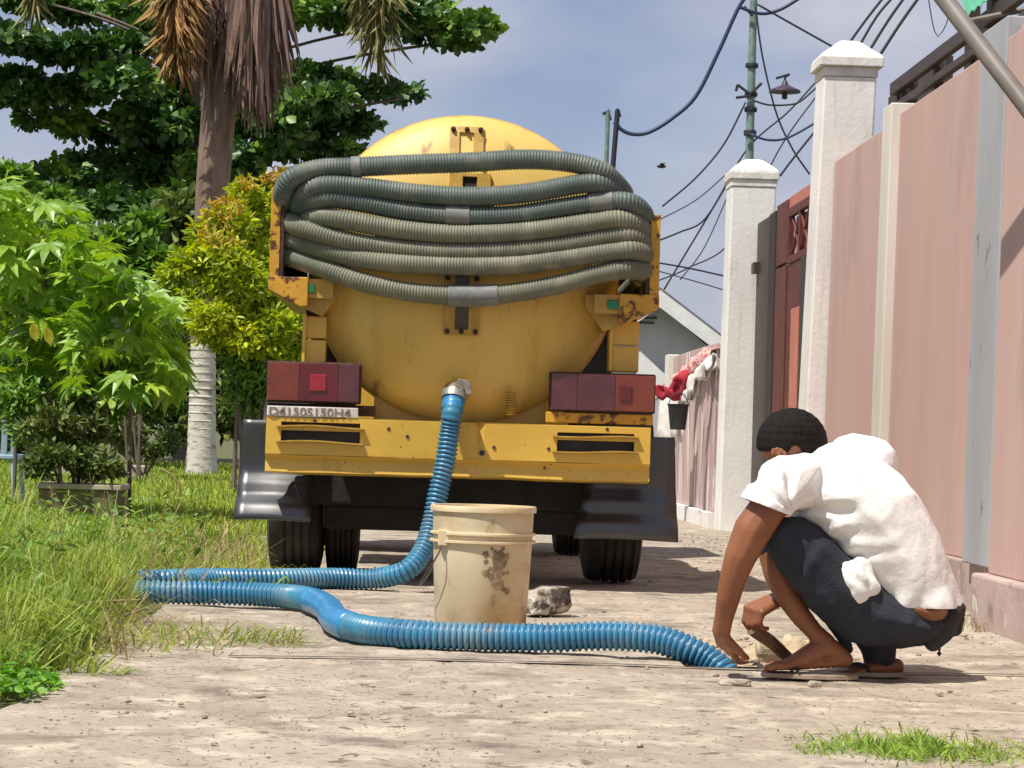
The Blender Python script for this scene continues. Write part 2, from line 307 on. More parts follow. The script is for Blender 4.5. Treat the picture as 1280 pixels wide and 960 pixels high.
def np_mesh(name, V, F, m, parent=None):
    """V (n,3), F (k,c) numpy; fast build"""
    me = bpy.data.meshes.new(name); me.vertices.add(len(V)); me.vertices.foreach_set('co', np.ascontiguousarray(V, np.float32).ravel())
    c = F.shape[1]; me.loops.add(F.size); me.loops.foreach_set('vertex_index', np.ascontiguousarray(F, np.int32).ravel())
    me.polygons.add(len(F)); me.polygons.foreach_set('loop_start', np.arange(0, F.size, c, dtype=np.int32)); me.polygons.foreach_set('loop_total', np.full(len(F), c, np.int32))
    me.update(calc_edges=True); return link(name, me, m, parent)
def nrm(a): return a/np.maximum(1e-9, np.linalg.norm(a, axis=-1, keepdims=True))
def leaves(name, pos, dr, up, L, Wd, m, parent=None, fold=.15, droop=.12, wide=.5):
    """one folded leaf per point: base, two sides, tip and mid rib"""
    dr = nrm(dr); side = nrm(np.cross(dr, up)); nn = np.cross(side, dr)
    L = L[:, None]; Wd = Wd[:, None]
    b = pos; t = pos + dr*L - nn*L*droop; u1, w1, u2, w2 = (.34, .66, .76, 1.0) if wide > .6 else (.28, .80, .64, .86)
    l1 = pos + dr*L*u1 + side*Wd*.5*w1 + nn*Wd*fold*w1; l2 = pos + dr*L*u2 + side*Wd*.5*w2 + nn*(Wd*fold*w2 - L*droop*u2*.6)
    r1 = pos + dr*L*u1 - side*Wd*.5*w1 + nn*Wd*fold*w1; r2 = pos + dr*L*u2 - side*Wd*.5*w2 + nn*(Wd*fold*w2 - L*droop*u2*.6)
    V = np.stack([b, r1, r2, t, l2, l1], 1).reshape(-1, 3); k = np.arange(len(pos))[:, None]*6
    Fq = np.concatenate([k + np.array([[0, 1, 2, 3]]), k + np.array([[0, 3, 4, 5]])], 0)
    return np_mesh(name, V, Fq, m, parent)
def blades(name, pos, h, lean, w, m, parent=None, kind=None):
    """grass blades: bent strips; pos (n,3) h (n,) lean (n,2) horizontal tip offset w (n,)"""
    n = len(pos); a = np.random.rand(n)*2*math.pi
    sd_ = np.stack([np.cos(a), np.sin(a), np.zeros(n)], 1)*w[:, None]*.5
    l3 = np.concatenate([lean, np.zeros((n, 1))], 1); hz = np.zeros((n, 3)); hz[:, 2] = h
    m1 = pos + hz*.5 + l3*.22; m2 = pos + hz*.86 + l3*.6; t = pos + hz*(1-.12*np.random.rand(n))[:, None] + l3
    t[:, 2] -= np.hypot(lean[:, 0], lean[:, 1])*.25
    V = np.stack([pos-sd_, pos+sd_, m1-sd_*.85, m1+sd_*.85, m2-sd_*.5, m2+sd_*.5, t], 1).reshape(-1, 3)
    k = np.arange(n)[:, None]*7
    T = np.concatenate([k+np.array([[0, 1, 3]]), k+np.array([[0, 3, 2]]), k+np.array([[2, 3, 5]]), k+np.array([[2, 5, 4]]), k+np.array([[4, 5, 6]])], 0)
    o = np_mesh(name, V, T, m, parent); 
    if kind: o['kind'] = kind
    return o
rng = np.random.default_rng(11); np.random.seed(5)

# ================================================================== SETTING: ground and lane
tag(MB().add([(-500, -60, -.03), (500, -60, -.03), (500, 900, -.03), (-500, 900, -.03)], [(0, 1, 2, 3)]).build('ground', 'soil', fix=False), kind='structure')
HX0, HX1, HY0, HY1 = .745, .985, 6.82, 7.12      # the opening the hose goes down into
def lane():
    ys = [2.5 + .05*i for i in range(60)] + [5.5 + .04*i for i in range(33)]
    ys = [y for y in ys if y < 6.76] + [6.78, 6.80, HY0, 6.90, 7.0, 7.06, HY1] + [7.16 + .05*i for i in range(170)] + [15.7 + .35*i for i in range(150)]
    ys = sorted(set(round(y, 4) for y in ys))
    xs = [-.98, -.9] + [-.86 + .045*i for i in range(35)]
    xs = [x for x in xs if x < HX0-.01] + [HX0, .82, .90, HX1] + [1.03 + .05*i for i in range(42)]
    V = []; nx = len(xs)
    for y in ys:
        for i, x in enumerate(xs):
            xx = x
            if i == 0: xx = -.98 + .14*noise.noise((0, y*.9, 3)) + .05*noise.noise((0, y*5, 1))
            elif i == 1: xx = -.93 + .13*noise.noise((0, y*.9, 3))
            z = .010*noise.noise((x*1.1, y*.8, 0)) + .0075*noise.noise((x*4, y*3.6, 2)) + .0048*noise.noise((x*13, y*12, 5))
            crack = abs(noise.noise((x*1.2+3, y*.9, 9)))
            if crack < .012: z -= .008
            if abs(y-6.79) < .03: z = .010*noise.noise((x*1.1, 5.43, 0)) + .002
            if HX0-.08 < x < HX1+.08 and HY0-.03 < y < HY1+.05: z = 0.004
            if i == 0: z -= .028
            V.append((xx, y, z))
    Fs = []
    for j in range(len(ys)-1):
        for i in range(nx-1):
            if xs[i] >= HX0-1e-6 and xs[i+1] <= HX1+1e-6 and ys[j] >= HY0-1e-6 and ys[j+1] <= HY1+1e-6: continue
            Fs.append((j*nx+i, j*nx+i+1, (j+1)*nx+i+1, (j+1)*nx+i))
    o = np_mesh('road', np.array(V), np.array(Fs), 'concrete'); o.data.polygons.foreach_set('use_smooth', [True]*len(o.data.polygons))
    tag(o, kind='structure')
lane()
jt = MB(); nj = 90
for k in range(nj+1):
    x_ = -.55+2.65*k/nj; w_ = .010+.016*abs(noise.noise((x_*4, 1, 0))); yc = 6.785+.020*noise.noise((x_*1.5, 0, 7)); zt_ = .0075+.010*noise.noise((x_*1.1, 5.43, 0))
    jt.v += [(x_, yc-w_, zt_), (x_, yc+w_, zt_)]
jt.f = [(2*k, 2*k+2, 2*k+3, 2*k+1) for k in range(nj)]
tag(jt.build('joint_strip', 'slab_side', fix=False), kind='structure')  # dark wavy strip laid along the slab joint
pit = MB()
pit.add([(HX0, HY0, .004), (HX1, HY0, .004), (HX1, HY1, .004), (HX0, HY1, .004), (HX0, HY0, -.028), (HX1, HY0, -.028), (HX1, HY1, -.028), (HX0, HY1, -.028)],
        [(0, 1, 5, 4), (1, 2, 6, 5), (2, 3, 7, 6), (3, 0, 4, 7)])
tag(pit.build('pit_edge', 'slab_side', fix=False), kind='structure')
tag(MB().add([(HX0, HY0, -.0279), (HX1, HY0, -.0279), (HX1, HY1, -.0279), (HX0, HY1, -.0279)], [(0, 1, 2, 3)]).build('pit_floor', 'black', fix=False), kind='structure')

# ================================================================== TRUCK
TY = 10.1
TX = at(575, 541, TY).x
truck = thing('tank_truck', 'yellow vacuum tank truck seen from behind, hose plugged into its round tank', 'truck', (TX, TY, 0))
def T(px, py, yl):                                   # photograph pixel and depth behind the bumper face -> truck coordinates
    p = at(px, py, TY+yl); return Vector((p.x-TX, yl, p.z))
RT, ZT = .660, 1.358
# tank: domed end, rolled seam, barrel
dish = [(0.0, 0.0), (.08, .002), (.18, .010), (.30, .028), (.42, .056), (.52, .090), (.60, .130), (.642, .165), (RT, .20)]
prof = [(r, y) for r, y in dish] + [(RT, .235), (RT+.010, .237), (RT+.010, .262), (RT, .264), (RT, 1.2), (RT+.010, 1.205), (RT+.010, 1.235), (RT, 1.24), (RT, 2.45), (.60, 2.53), (.45, 2.60), (0, 2.64)]
MB().lathe([(max(r, 0.0001), y) for r, y in prof], (0, 0, ZT), 'y', 96).build('tank', 'tank', truck, smooth=True)
def dome(r):
    for (r0_, y0_), (r1_, y1_) in zip(dish[:-1], dish[1:]):
        if r <= r1_: return y0_+(y1_-y0_)*(r-r0_)/(r1_-r0_)
    return dish[-1][1]
# sight-glass flanges on the dome
def flange(px0, px1, py0, py1, yl, win, bolts, dark):
    a = T(px0, py0, .05); b = T(px1, py1, .05); yl = 0; cx, cz = (a.x+b.x)/2, (a.z+b.z)/2; hw, hh = abs(b.x-a.x)/2, abs(a.z-b.z)/2
    w, h = win; e = .0012; fl = MB(); wn = MB()
    def dm(x, z): return dome(math.hypot(cx+x, cz+z-ZT))
    xs = [-hw, -w-e, -w+e, w-e, w+e, hw]; zs = [-hh, -h-e, -h+e, h-e, h+e, hh]
    dep = lambda x, z: (-.004 if dark else -.006) if abs(x) < w and abs(z) < h else -.020
    fl.v = [(cx+x, dm(x, z)+dep(x, z), cz+z) for z in zs for x in xs]
    fl.f = [(r_*6+c_, r_*6+c_+1, r_*6+c_+7, r_*6+c_+6) for r_ in range(5) for c_ in range(5) if not (r_ == 2 and c_ == 2)]
    rim_ = [(x, -hh) for x in xs] + [(hw, z) for z in zs[1:]] + [(x, hh) for x in xs[-2::-1]] + [(-hw, z) for z in zs[-2:0:-1]]
    for (xa, za), (xb, zb) in zip(rim_, rim_[1:]+rim_[:1]):
        fl.add([(cx+xa, dm(xa, za)-.020, cz+za), (cx+xb, dm(xb, zb)-.020, cz+zb), (cx+xb, dm(xb, zb)+.02, cz+zb), (cx+xa, dm(xa, za)+.02, cz+za)], [(0, 1, 2, 3)])
    o = fl.build('flange', 'flange', truck)
    q_ = [(-w+e, -h+e), (w-e, -h+e), (w-e, h-e), (-w+e, h-e)]
    wn.add([(cx+x, dm(x, z)+dep(x, z), cz+z) for x, z in q_]+[(cx+x, dm(x, z)+.02, cz+z) for x, z in q_], [(0, 1, 2, 3), (0, 4, 5, 1), (1, 5, 6, 2), (2, 6, 7, 3), (3, 7, 4, 0)])
    wn.build('window', 'glass' if dark else 'tank', o)
    for bx, bz in bolts:
        bo = MB().lathe([(.011, 0), (.011, -.012), (.006, -.016), (.006, -.022)], (0, 0, 0), 'y', 8).build('bolt', 'rust', o); bo.location = (cx+bx*(hw-.014), dome(math.hypot(cx, cz+bz*(hh-.014)-ZT))-.021, cz+bz*(hh-.014))
    return o
flange(563, 604, 155, 203, .030, (.030, .052), [(-1, 1), (0, 1), (1, 1), (-1, -1), (1, -1)], False)
flange(562, 612, 216, 266, .010, (.030, .066), [(-1, .0), (.55, .0)], True)
flange(556, 599, 336, 370, .002, (.030, .045), [(-1, .3), (1, .3)], True)
flange(556, 598, 374, 420, .012, (.028, .052), [(-1, 1), (1, 1), (-1, -1), (0, -1), (1, -1)], True)
# top rails and hatch
for s, (a, b) in ((-1, (490, 548)), (1, (632, 670))):
    p, q = T(a, 152, .55), T(b, 148, .55)
    for w_ in (p, q): w_.z = ZT+math.sqrt(RT*RT-w_.x*w_.x)+.012
    MB().tube([(p.x, .55, p.z), (q.x, .55, q.z)], .014, 8).build('walkway_rail', 'rust', truck, smooth=True)
    MB().box(min(p.x, q.x), max(p.x, q.x), .55, 2.3, ZT+RT-.045, ZT+RT-.03).build('walkway_plank', 'flange', truck)
MB().lathe([(.2, 0), (.2, .05), (.22, .05), (.22, .065), (0.001, .075)], (0, 1.5, ZT+RT-.02), 'z', 24).build('hatch', 'tank', truck, smooth=True)
# outlet valve
vp = T(568, 493, -.06)
MB().lathe([(.040, 0), (.040, .10), (.056, .10), (.056, .118), (.034, .118)], (vp.x+.010, -.02, vp.z+.012), 'y', 24).build('outlet_pipe', 'flange', truck, smooth=True)
val = MB().tube([vp+Vector((.010, .09, .016)), vp+Vector((.006, .02, .014)), vp+Vector((0, -.02, 0)), vp+Vector((-.004, -.035, -.03))], [.036, .038, .044, .044], 20)
val.tube([vp+Vector((0, -.018, .004)), vp+Vector((-.004, -.034, -.024))], [.054, .054], 20)
valve = val.build('valve', 'steel', truck, smooth=True)
hm = MB(); hx, hz = vp.x+.030, vp.z+.024
hm.prism([(hx-.030, hz+.020), (hx-.012, hz+.040), (hx+.032, hz+.034), (hx+.042, hz-.020), (hx+.020, hz-.024), (hx+.008, hz+.010)], -.120, -.112)
hm.build('lever', 'steel', valve, bevel=.002)
# saddle and chassis frame
MB().prism([(-.37, .70), (.37, .70), (.37, .86), (.30, .80), (-.30, .80), (-.37, .86)], .22, .30).build('saddle', 'yellow', truck, bevel=.006)
MB().prism([(-.37, .70), (.37, .70), (.37, .86), (.30, .80), (-.30, .80), (-.37, .86)], 1.75, 1.83).build('saddle', 'yellow', truck, bevel=.006)
for s in (-1, 1):
    MB().box(s*.36-.035, s*.36+.035, .13, 4.2, .53, .695).build('chassis_rail', 'under', truck, bevel=.005)
for y in (.5, 1.6, 2.8): MB().box(-.325, .325, y, y+.07, .54, .66).build('cross_member', 'under', truck)
# spring standing on the bumper
sp = T(638, 520, .06); spr = [Vector((sp.x + .019*math.cos(t), .07+.019*math.sin(t), sp.z + .0017*t)) for t in [k*.35 for k in range(170)]]
MB().tube(spr, .0042, 6).build('coil_spring', 'flange', truck, smooth=True)
# bumper: face sheet with two louvred slots, folded lip
BX0, BX1, BZ0, BZC, BZ1 = -.815, .805, .462, .545, .702
def bumper():
    m = MB(); slots = [(-.750, -.420, .664, .682), (-.750, -.420, .600, .650), (.410, .735, .656, .674), (.410, .735, .592, .642)]
    xs = sorted({BX0, BX1, .045, .075, .105} | {v for s in slots for v in s[:2]}); zs = sorted({BZC, BZ1} | {v for s in slots for v in s[2:]})
    def yf(x, z):
        d = .0
        if abs(x-.075) < .002: d = .020*(z-BZC)/(BZ1-BZC)
        return d + .004*noise.noise((x*3, z*6, 4))
    for i in range(len(xs)-1):
        for j in range(len(zs)-1):
            cx, cz = (xs[i]+xs[i+1])/2, (zs[j]+zs[j+1])/2
            if any(s[0] < cx < s[1] and s[2] < cz < s[3] for s in slots): continue
            q = [(xs[i], zs[j]), (xs[i+1], zs[j]), (xs[i+1], zs[j+1]), (xs[i], zs[j+1])]
            m.add([(x, yf(x, z), z) for x, z in q] + [(x, yf(x, z)+.006, z) for x, z in q], [(0, 1, 2, 3), (4, 7, 6, 5), (0, 4, 5, 1), (1, 5, 6, 2), (2, 6, 7, 3), (3, 7, 4, 0)])
    seg = [BX0 + (BX1-BX0)*i/24 for i in range(25)]
    for a, b in zip(seg[:-1], seg[1:]):
        def zz(x, z): return z + .004*noise.noise((x*5, 0, z*3))
        for (y0, z0, y1, z1) in ((0, BZC, .030, BZC-.022), (.030, BZC-.022, .018, BZ0+.010), (.018, BZ0+.010, .10, BZ0), (0, BZ1, .11, BZ1+.002), (.11, BZ1+.002, .11, BZ1-.05)):
            m.add([(a, y0, zz(a, z0)), (b, y0, zz(b, z0)), (b, y1, zz(b, z1)), (a, y1, zz(a, z1))], [(0, 1, 2, 3)])
    for x in (BX0, BX1):
        m.add([(x, 0, BZC), (x, .03, BZC-.022), (x, .018, BZ0+.01), (x, .10, BZ0), (x, .11, BZ1), (x, 0, BZ1)], [(0, 1, 2, 3, 4, 5)])
    b = m.build('bumper', 'yellow', truck, bevel=.0025)
    for s in slots:
        MB().box(s[0], s[1], .05, .058, s[2]-.004, s[3]+.004).build('slot_recess', 'black', b)
    for s in slots:
        q = MB(); x0, x1 = s[0]-.018, s[1]+.018; z = s[2]; n = 14
        for k in range(n):
            a = x0+(x1-x0)*k/n; c = x0+(x1-x0)*(k+1)/n; wz = lambda x: z + .0045*math.sin((x-x0)*14+s[0]*9) 
            q.add([(a, -.022, wz(a)-.002), (c, -.022, wz(c)-.002), (c, .010, wz(c)-.008), (a, .010, wz(a)-.008), (a, -.022, wz(a)+.004), (c, -.022, wz(c)+.004), (c, .010, wz(c)), (a, .010, wz(a))],
                  [(0, 1, 5, 4), (4, 5, 6, 7), (0, 3, 2, 1), (2, 3, 7, 6)])
        q.build('louvre', 'flange', b)
    for (x, z) in ((-.61, .69), (.145, .60), (.375, .60), (.62, .69), (-.22, .635), (.36, .52), (-.30, .665)):
        MB().lathe([(.0075, 0), (.0075, .004)], (x, -.003, z), 'y', 10).build('bolt_hole', 'rust', b)
    o = MB().lathe([(.012, 0), (.012, .004)], (.095, -.003, .575), 'y', 10).build('bolt_hole', 'black', b)
bumper()
# tail lights
def tail(x0, x1, z0, z1, secs, refl):
    l = MB().box(x0-.008, x1+.008, .03, .10, z0-.008, z1+.008).build('tail_light', 'rust', truck, bevel=.008)
    for a, b, m in secs:
        MB().box(x0+(x1-x0)*a+.0003, x0+(x1-x0)*b-.0003, -.005, .04, z0, z1).build('lens', m, l, bevel=.002)
    a, b = refl
    MB().box(x0+(x1-x0)*a, x0+(x1-x0)*b, -.012, .0, z0+.042, z1-.045).build('reflector', 'redlit' if a < .6 and x0 < 0 else 'red', l, bevel=.004)
    return l
tail(-.812, -.430, .772, .930, [(0, .34, 'amber'), (.34, .77, 'red'), (.77, 1, 'smoke')], (.46, .64))
tail(.380, .815, .768, .920, [(0, .25, 'smoke'), (.25, .62, 'smoke'), (.62, 1, 'amber')], (.66, .78))
MB().box(-.815, -.36, .06, .12, .715, .76).build('light_bar', 'rust', truck, bevel=.004)
MB().box(.36, .815, .03, .10, .712, .757).build('light_bar', 'yellow_worn', truck, bevel=.004)
# white lettered strip under the left light
pl = MB(); pz = .727
pl.box(-.812, -.430, -.004, .004, .706, .748).build('lettered_strip', 'plate', truck, bevel=.003)
fc = bpy.data.curves.new('lettering', 'FONT'); fc.body = 'D4150S150H4'; fc.size = .052; fc.extrude = .0006; fc.offset = .0002
ft = bpy.data.objects.new('lettering_tmp', fc); COL.objects.link(ft); lm = bpy.data.meshes.new_from_object(ft.evaluated_get(bpy.context.evaluated_depsgraph_get())); bpy.data.objects.remove(ft)
fo = link('lettering', lm, 'ink', truck)
fo.location = (-.806, -.0065, .709); fo.rotation_euler = (R(90), 0, 0); fo.scale = (1.12, .95, 1)
# side shelf brackets, stake boards and posts
for s in (-1, 1):
    xo, xi = s*.800, s*.615; z1 = 1.290 if s < 0 else 1.262; top = 1.665 if s < 0 else 1.60
    st = MB(); n = 10
    for k in range(n):
        za, zb = z1+(top-z1)*k/n, z1+(top-z1)*(k+1)/n; w = .020
        st.box(xo-w+s*.003*noise.noise((0, k, s)), xo+w, -.02, 1.5, za, zb-.0003)
    st.build('stake_board', 'yellow_worn', truck)
    MB().box(xo-s*.030-.007, xo-s*.030+.007, -.025, 1.5, z1, top+.006).build('board_edge', 'rust', truck)
    MB().prism([(xo+s*.022, z1), (xi+s*.04, z1), (xi+s*.04, z1-.12), (xi+s*.07, z1-.125), (xo+s*.022, z1-.055)], -.03, .03).build('bracket', 'yellow_worn', truck, bevel=.004)
    MB().prism([(xo+s*.018, z1-.006), (xi-s*.10, z1-.006), (xi-s*.10, z1-.05), (xi-s*.02, z1-.16), (xo+s*.01, z1-.066)], .031, 1.5).build('side_shelf', 'flange', truck)
    MB().box(xi-.055 if s < 0 else xi-.065, xi+.065 if s < 0 else xi+.055, -.012, -.004, z1-.085, z1-.005).build('shelf_plate', 'flange', truck)
    MB().box(min(xi, xi+s*.06)-.012, max(xi, xi+s*.06)-.012, -.022, -.012, z1-.066, z1-.028).build('green_light', 'green', truck, bevel=.004)
    a, b = (T(383, 392, .1), T(407, 455, .1)) if s < 0 else (T(765, 398, .1), T(797, 466, .1))
    x0, x1, zb, zt = a.x, b.x, b.z, a.z
    p = MB(); p.box(x0, x1, .08, .16, (zt+zb)/2, zt-.01); p.box(x0, x1, .066, .16, zb, (zt+zb)/2-.006); p.box(x0-.012, x0+.004, .05, .17, zb, zt)
    p.build('post', 'yellow', truck, bevel=.006)
    MB().box(x0-.002, x1-.01, .12, .17, zt-.012, 1.22).build('post_top', 'rust', truck)
    xm = s*.55
    MB().box(xm-.10, xm+.10, .26, .30, .76, 1.16).build('splash_panel', 'black' if s > 0 else 'rust', truck, bevel=.004)
    # mudguard arch over the rear wheel
    arc = [(0.82+.46*math.cos(a), .42+.42*math.sin(a)) for a in [R(8+16.4*k) for k in range(11)]]
    g = MB(); xa, xb = s*.52, s*.86
    for (u, v), (u2, v2) in zip(arc[:-1], arc[1:]): g.add([(xa, u, v), (xb, u, v), (xb, u2, v2), (xa, u2, v2)], [(0, 1, 2, 3)])
    g.build('mudguard', 'black', truck, smooth=True)
for k, (x, z) in enumerate(((-.50, .95), (-.47, .92), (-.53, .90))):
    MB().cyl((x, .2, z-.12), (x+.01, .2, z+.10), .012, n=10).build('pipe', 'flange', truck, smooth=True)
# mud flaps curving back at the hem
def flap(xt0, xt1, xb0, xb1, z1, z0, curl, yb):
    g = MB(); n = 18; m_ = 8
    for k in range(n+1):
        t = k/n; z = z1+(z0-z1)*t; y = yb - curl*max(0, (t-.50)/.50)**1.25 + .011*math.sin(t*27)*min(1, max(0, t-.5)*5)
        for j in range(m_+1):
            u = j/m_; x = (xt0+(xt1-xt0)*u)*(1-t)+(xb0+(xb1-xb0)*u)*t
            w = .006*noise.noise((x*6, z*8, z1)) + .006*t*math.sin(u*5+z1)
            g.v.append((x, y+w, z+.004*math.sin(u*4)*t))
    for k in range(n):
        for j in range(m_): g.f.append((k*(m_+1)+j, k*(m_+1)+j+1, (k+1)*(m_+1)+j+1, (k+1)*(m_+1)+j))
    o = g.build('mud_flap', 'flap', truck, smooth='all')
    sm = o.modifiers.new('thick', 'SOLIDIFY'); sm.thickness = .008
flap(-.930, -.62, -.945, -.62, .688, .262, .16, .24)
flap(.60, .930, .50, .950, .664, .218, .08, .24)
MB().box(-.66, .62, .30, .32, .33, .53).build('underrun_panel', 'under', truck, bevel=.01)
MB().box(-.58, .60, .325, .44, .225, .34).build('underrun_bar', 'under', truck, bevel=.02)
for s in (-1, 1): MB().box(s*.3-.03, s*.3+.03, .34, .40, .25, .60).build('underrun_arm', 'under', truck)
MB().cyl((-.6, .85, .34), (.6, .85, .34), .05, n=14).build('rear_axle', 'under', truck, smooth=True)
MB().lathe([(.001, -.17), (.11, -.12), (.15, 0), (.11, .12), (.001, .17)], (0, .85, .34), 'y', 20).build('differential', 'under', truck, smooth=True)
def wheel(x0, x1, y, r):
    w = thing('wheel', None, None, ((x0+x1)/2, y, r)); w.parent = truck; h = abs(x1-x0)/2
    pr = [(r*.56, -h), (r*.80, -h*1.02), (r*.95, -h*.92), (r*.99, -h*.72)]
    for g in range(4):
        c = (-.48+.32*g)*h; pr += [(r, c-.10*h), (r, c+.10*h), (r-.012, c+.11*h), (r-.012, c+.21*h)]
    pr += [(r*.99, h*.72), (r*.95, h*.92), (r*.80, h*1.02), (r*.56, h)]
    MB().lathe(pr, (0, 0, 0), 'x', 56).build('tyre', 'tyre', w, smooth=True)
    MB().lathe([(.001, -h*.1), (r*.30, -h*.1), (r*.34, -h*.5), (r*.5, -h*.55), (r*.565, -h*.95), (r*.565, h*.95), (r*.5, h*.55), (r*.34, h*.5), (r*.3, h*.1), (.001, h*.1)], (0, 0, 0), 'x', 32).build('rim', 'rim', w, smooth=True)
wheel(-.835, -.600, .85, .345); wheel(.585, .835, .85, .345); wheel(-.585, -.44, .98, .335)
wheel(-.76, -.58, 3.35, .345); wheel(.58, .76, 3.35, .345)
MB().cyl((-.6, 3.35, .34), (.6, 3.35, .34), .045, n=12).build('front_axle', 'under', truck, smooth=True)
# cab in front of the tank
cabp = [(2.85, .55), (4.25, .55), (4.30, 1.0), (4.18, 1.25), (3.98, 1.86), (3.85, 1.90), (2.95, 1.90), (2.85, 1.84)]
MB().prism(cabp, -.80, .80, 'x').build('cab', 'yellow', truck, bevel=.03)
MB().box(-.62, .62, 2.838, 2.849, 1.38, 1.76).build('rear_window', 'glass', truck)
for s in (-1, 1):
    MB().prism([(3.0, 1.28), (4.02, 1.28), (3.88, 1.74), (3.0, 1.74)], s*.802, s*.806, 'x').build('side_window', 'glass', truck)
    MB().prism([(2.92, .60), (4.02, .60), (4.06, 1.24), (2.92, 1.24)], s*.803, s*.812, 'x').build('door', 'yellow', truck, bevel=.004)
wsp = MB().add([(-.7, 4.205, 1.27), (.7, 4.205, 1.27), (.66, 4.015, 1.80), (-.66, 4.015, 1.80)], [(0, 1, 2, 3)]).build('windscreen', 'glass', truck)
MB().box(-.62, -.38, 1.7, 2.6, .35, .70).build('fuel_tank', 'under', truck, bevel=.03); MB().box(.40, .62, 1.8, 2.5, .38, .68).build('battery_box', 'under', truck, bevel=.01)

# ------------------------------------------------------------------ grey hose coiled over the back of the tank
coil = thing('coiled_hose', 'long grey-green ribbed hose coiled in seven sagging rows across the back of the yellow tank', 'hose', (TX, TY, 1.3))
def zz(l): return [(320+x/2.37, 120+y/2.37) for x, y in l]
rows = [
 zz([(84, 330), (80, 290), (104, 245), (180, 218), (280, 212), (450, 203), (620, 197), (800, 188), (930, 197), (1020, 222), (1065, 258), (1090, 292)]),
 zz([(122, 345), (138, 295), (195, 265), (330, 272), (480, 290), (640, 298), (800, 288), (940, 264), (1010, 258), (1055, 275), (1072, 296)]),
 zz([(128, 352), (150, 318), (205, 303), (300, 314), (450, 342), (600, 355), (760, 353), (900, 332), (1030, 314), (1105, 316), (1145, 345), (1150, 380)]),
 zz([(140, 385), (175, 360), (250, 366), (400, 392), (550, 408), (700, 408), (850, 396), (1000, 374), (1080, 366), (1135, 388), (1148, 420)]),
 zz([(85, 368), (130, 388), (250, 424), (400, 450), (560, 462), (750, 458), (900, 443), (1030, 420), (1100, 412), (1140, 430), (1148, 460)]),
 zz([(88, 418), (200, 455), (350, 488), (560, 502), (760, 500), (900, 484), (1050, 462), (1110, 456), (1145, 466), (1150, 490)]),
 zz([(85, 472), (200, 510), (320, 552), (450, 580), (600, 592), (740, 586), (900, 558), (1000, 530), (1090, 514), (1140, 516), (1152, 528)]),
]
RH = .0435
for k, rw in enumerate(rows):
    pts = []
    n = len(rw); ydeep = -.085 - (.012 if k % 2 else 0)
    for i, (px, py) in enumerate(rw):
        yl = ydeep
        if i == 0: yl = ydeep+.17
        elif i == 1: yl = ydeep+.055
        elif i == n-1: yl = ydeep+.17
        elif i == n-2: yl = ydeep+.055
        pts.append(T(px, py, yl))
    s0 = pts[0]; e0 = pts[-1]
    pts = [s0+Vector((.0, 1.15, -.02)), s0+Vector((0, .6, -.01)), s0+Vector((0, .2, 0))] + pts + [e0+Vector((0, .2, 0)), e0+Vector((0, .6, -.01)), e0+Vector((0, 1.15, -.02))]
    mb, c = hose_mesh(pts, RH, .0128, .0036, 12)
    h = mb.build('hose_loop', 'hose_grey' if k < 3 else 'hose_olive', coil, smooth='all', off=(0, 0, 1.3))
    def sleeve(pa, pb):
        q = [p for p in c if p.y < .03 and T(pa, 300, -.08).x <= p.x <= T(pb, 300, -.08).x]
        if len(q) > 1: MB().tube(q, RH+.0025, 16).build('joint_sleeve', 'sleeve', h, smooth='all', off=(0, 0, 1.3))
    if k == 2: sleeve(556, 586); sleeve(734, 765)
    if k == 6: sleeve(562, 625)
    if k == 0: sleeve(436, 448)

# ================================================================== blue suction hose
def G(px, py): return gnd(px, py)
RB = .0445
v0 = vp + Vector((TX, TY, 0))
bp_ = [v0+Vector((-.002, -.030, -.022)), v0+Vector((-.008, -.075, -.075)), at(562, 540, TY-.13), at(556, 580, TY-.15), at(547, 620, TY-.17), at(540, 655, TY-.19)]
def onl(px, pyb): p = gnd(px, pyb); return Vector((p.x, p.y, RB+.004))
q = onl(500, 738)
bp_ += [at(528, 690, TY-.24), at(506, 714, TY-.29), onl(465, 738.5), onl(420, 738), onl(350, 739), onl(270, 739), onl(200, 741)]
e = onl(200, 741)
bp_ += [Vector((e.x-.30, e.y-.05, RB)), Vector((e.x-.62, e.y-.22, RB)), Vector((e.x-.70, e.y-.48, RB)), Vector((e.x-.48, e.y-.70, RB))]
bp_ += [onl(200, 757), onl(270, 758), onl(330, 760), onl(380, 765), onl(408, 778), onl(420, 795), onl(450, 806), onl(510, 813), onl(600, 817)]
bp_ += [at(690, 797, 7.10), at(740, 795, 7.09), at(785, 795.5, 7.07), at(825, 800, 7.05), at(858, 811, 7.02), at(884, 824, 7.0), at(906, 843, 6.97), at(920, 866, 6.95)]
mb, cc = hose_mesh(bp_, RB, .0185, .0075, 14, smooth_parts=[(0, .10)])
bl = thing('suction_hose', 'bright blue corrugated hose running from the tank valve across the ground into the pit', 'hose', (v0.x, v0.y-.15, 0))
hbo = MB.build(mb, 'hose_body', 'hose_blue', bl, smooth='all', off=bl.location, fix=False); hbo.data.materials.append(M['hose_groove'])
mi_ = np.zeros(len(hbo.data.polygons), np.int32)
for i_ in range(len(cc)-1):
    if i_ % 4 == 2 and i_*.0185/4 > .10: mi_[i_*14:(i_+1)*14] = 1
hbo.data.polygons.foreach_set('material_index', mi_)
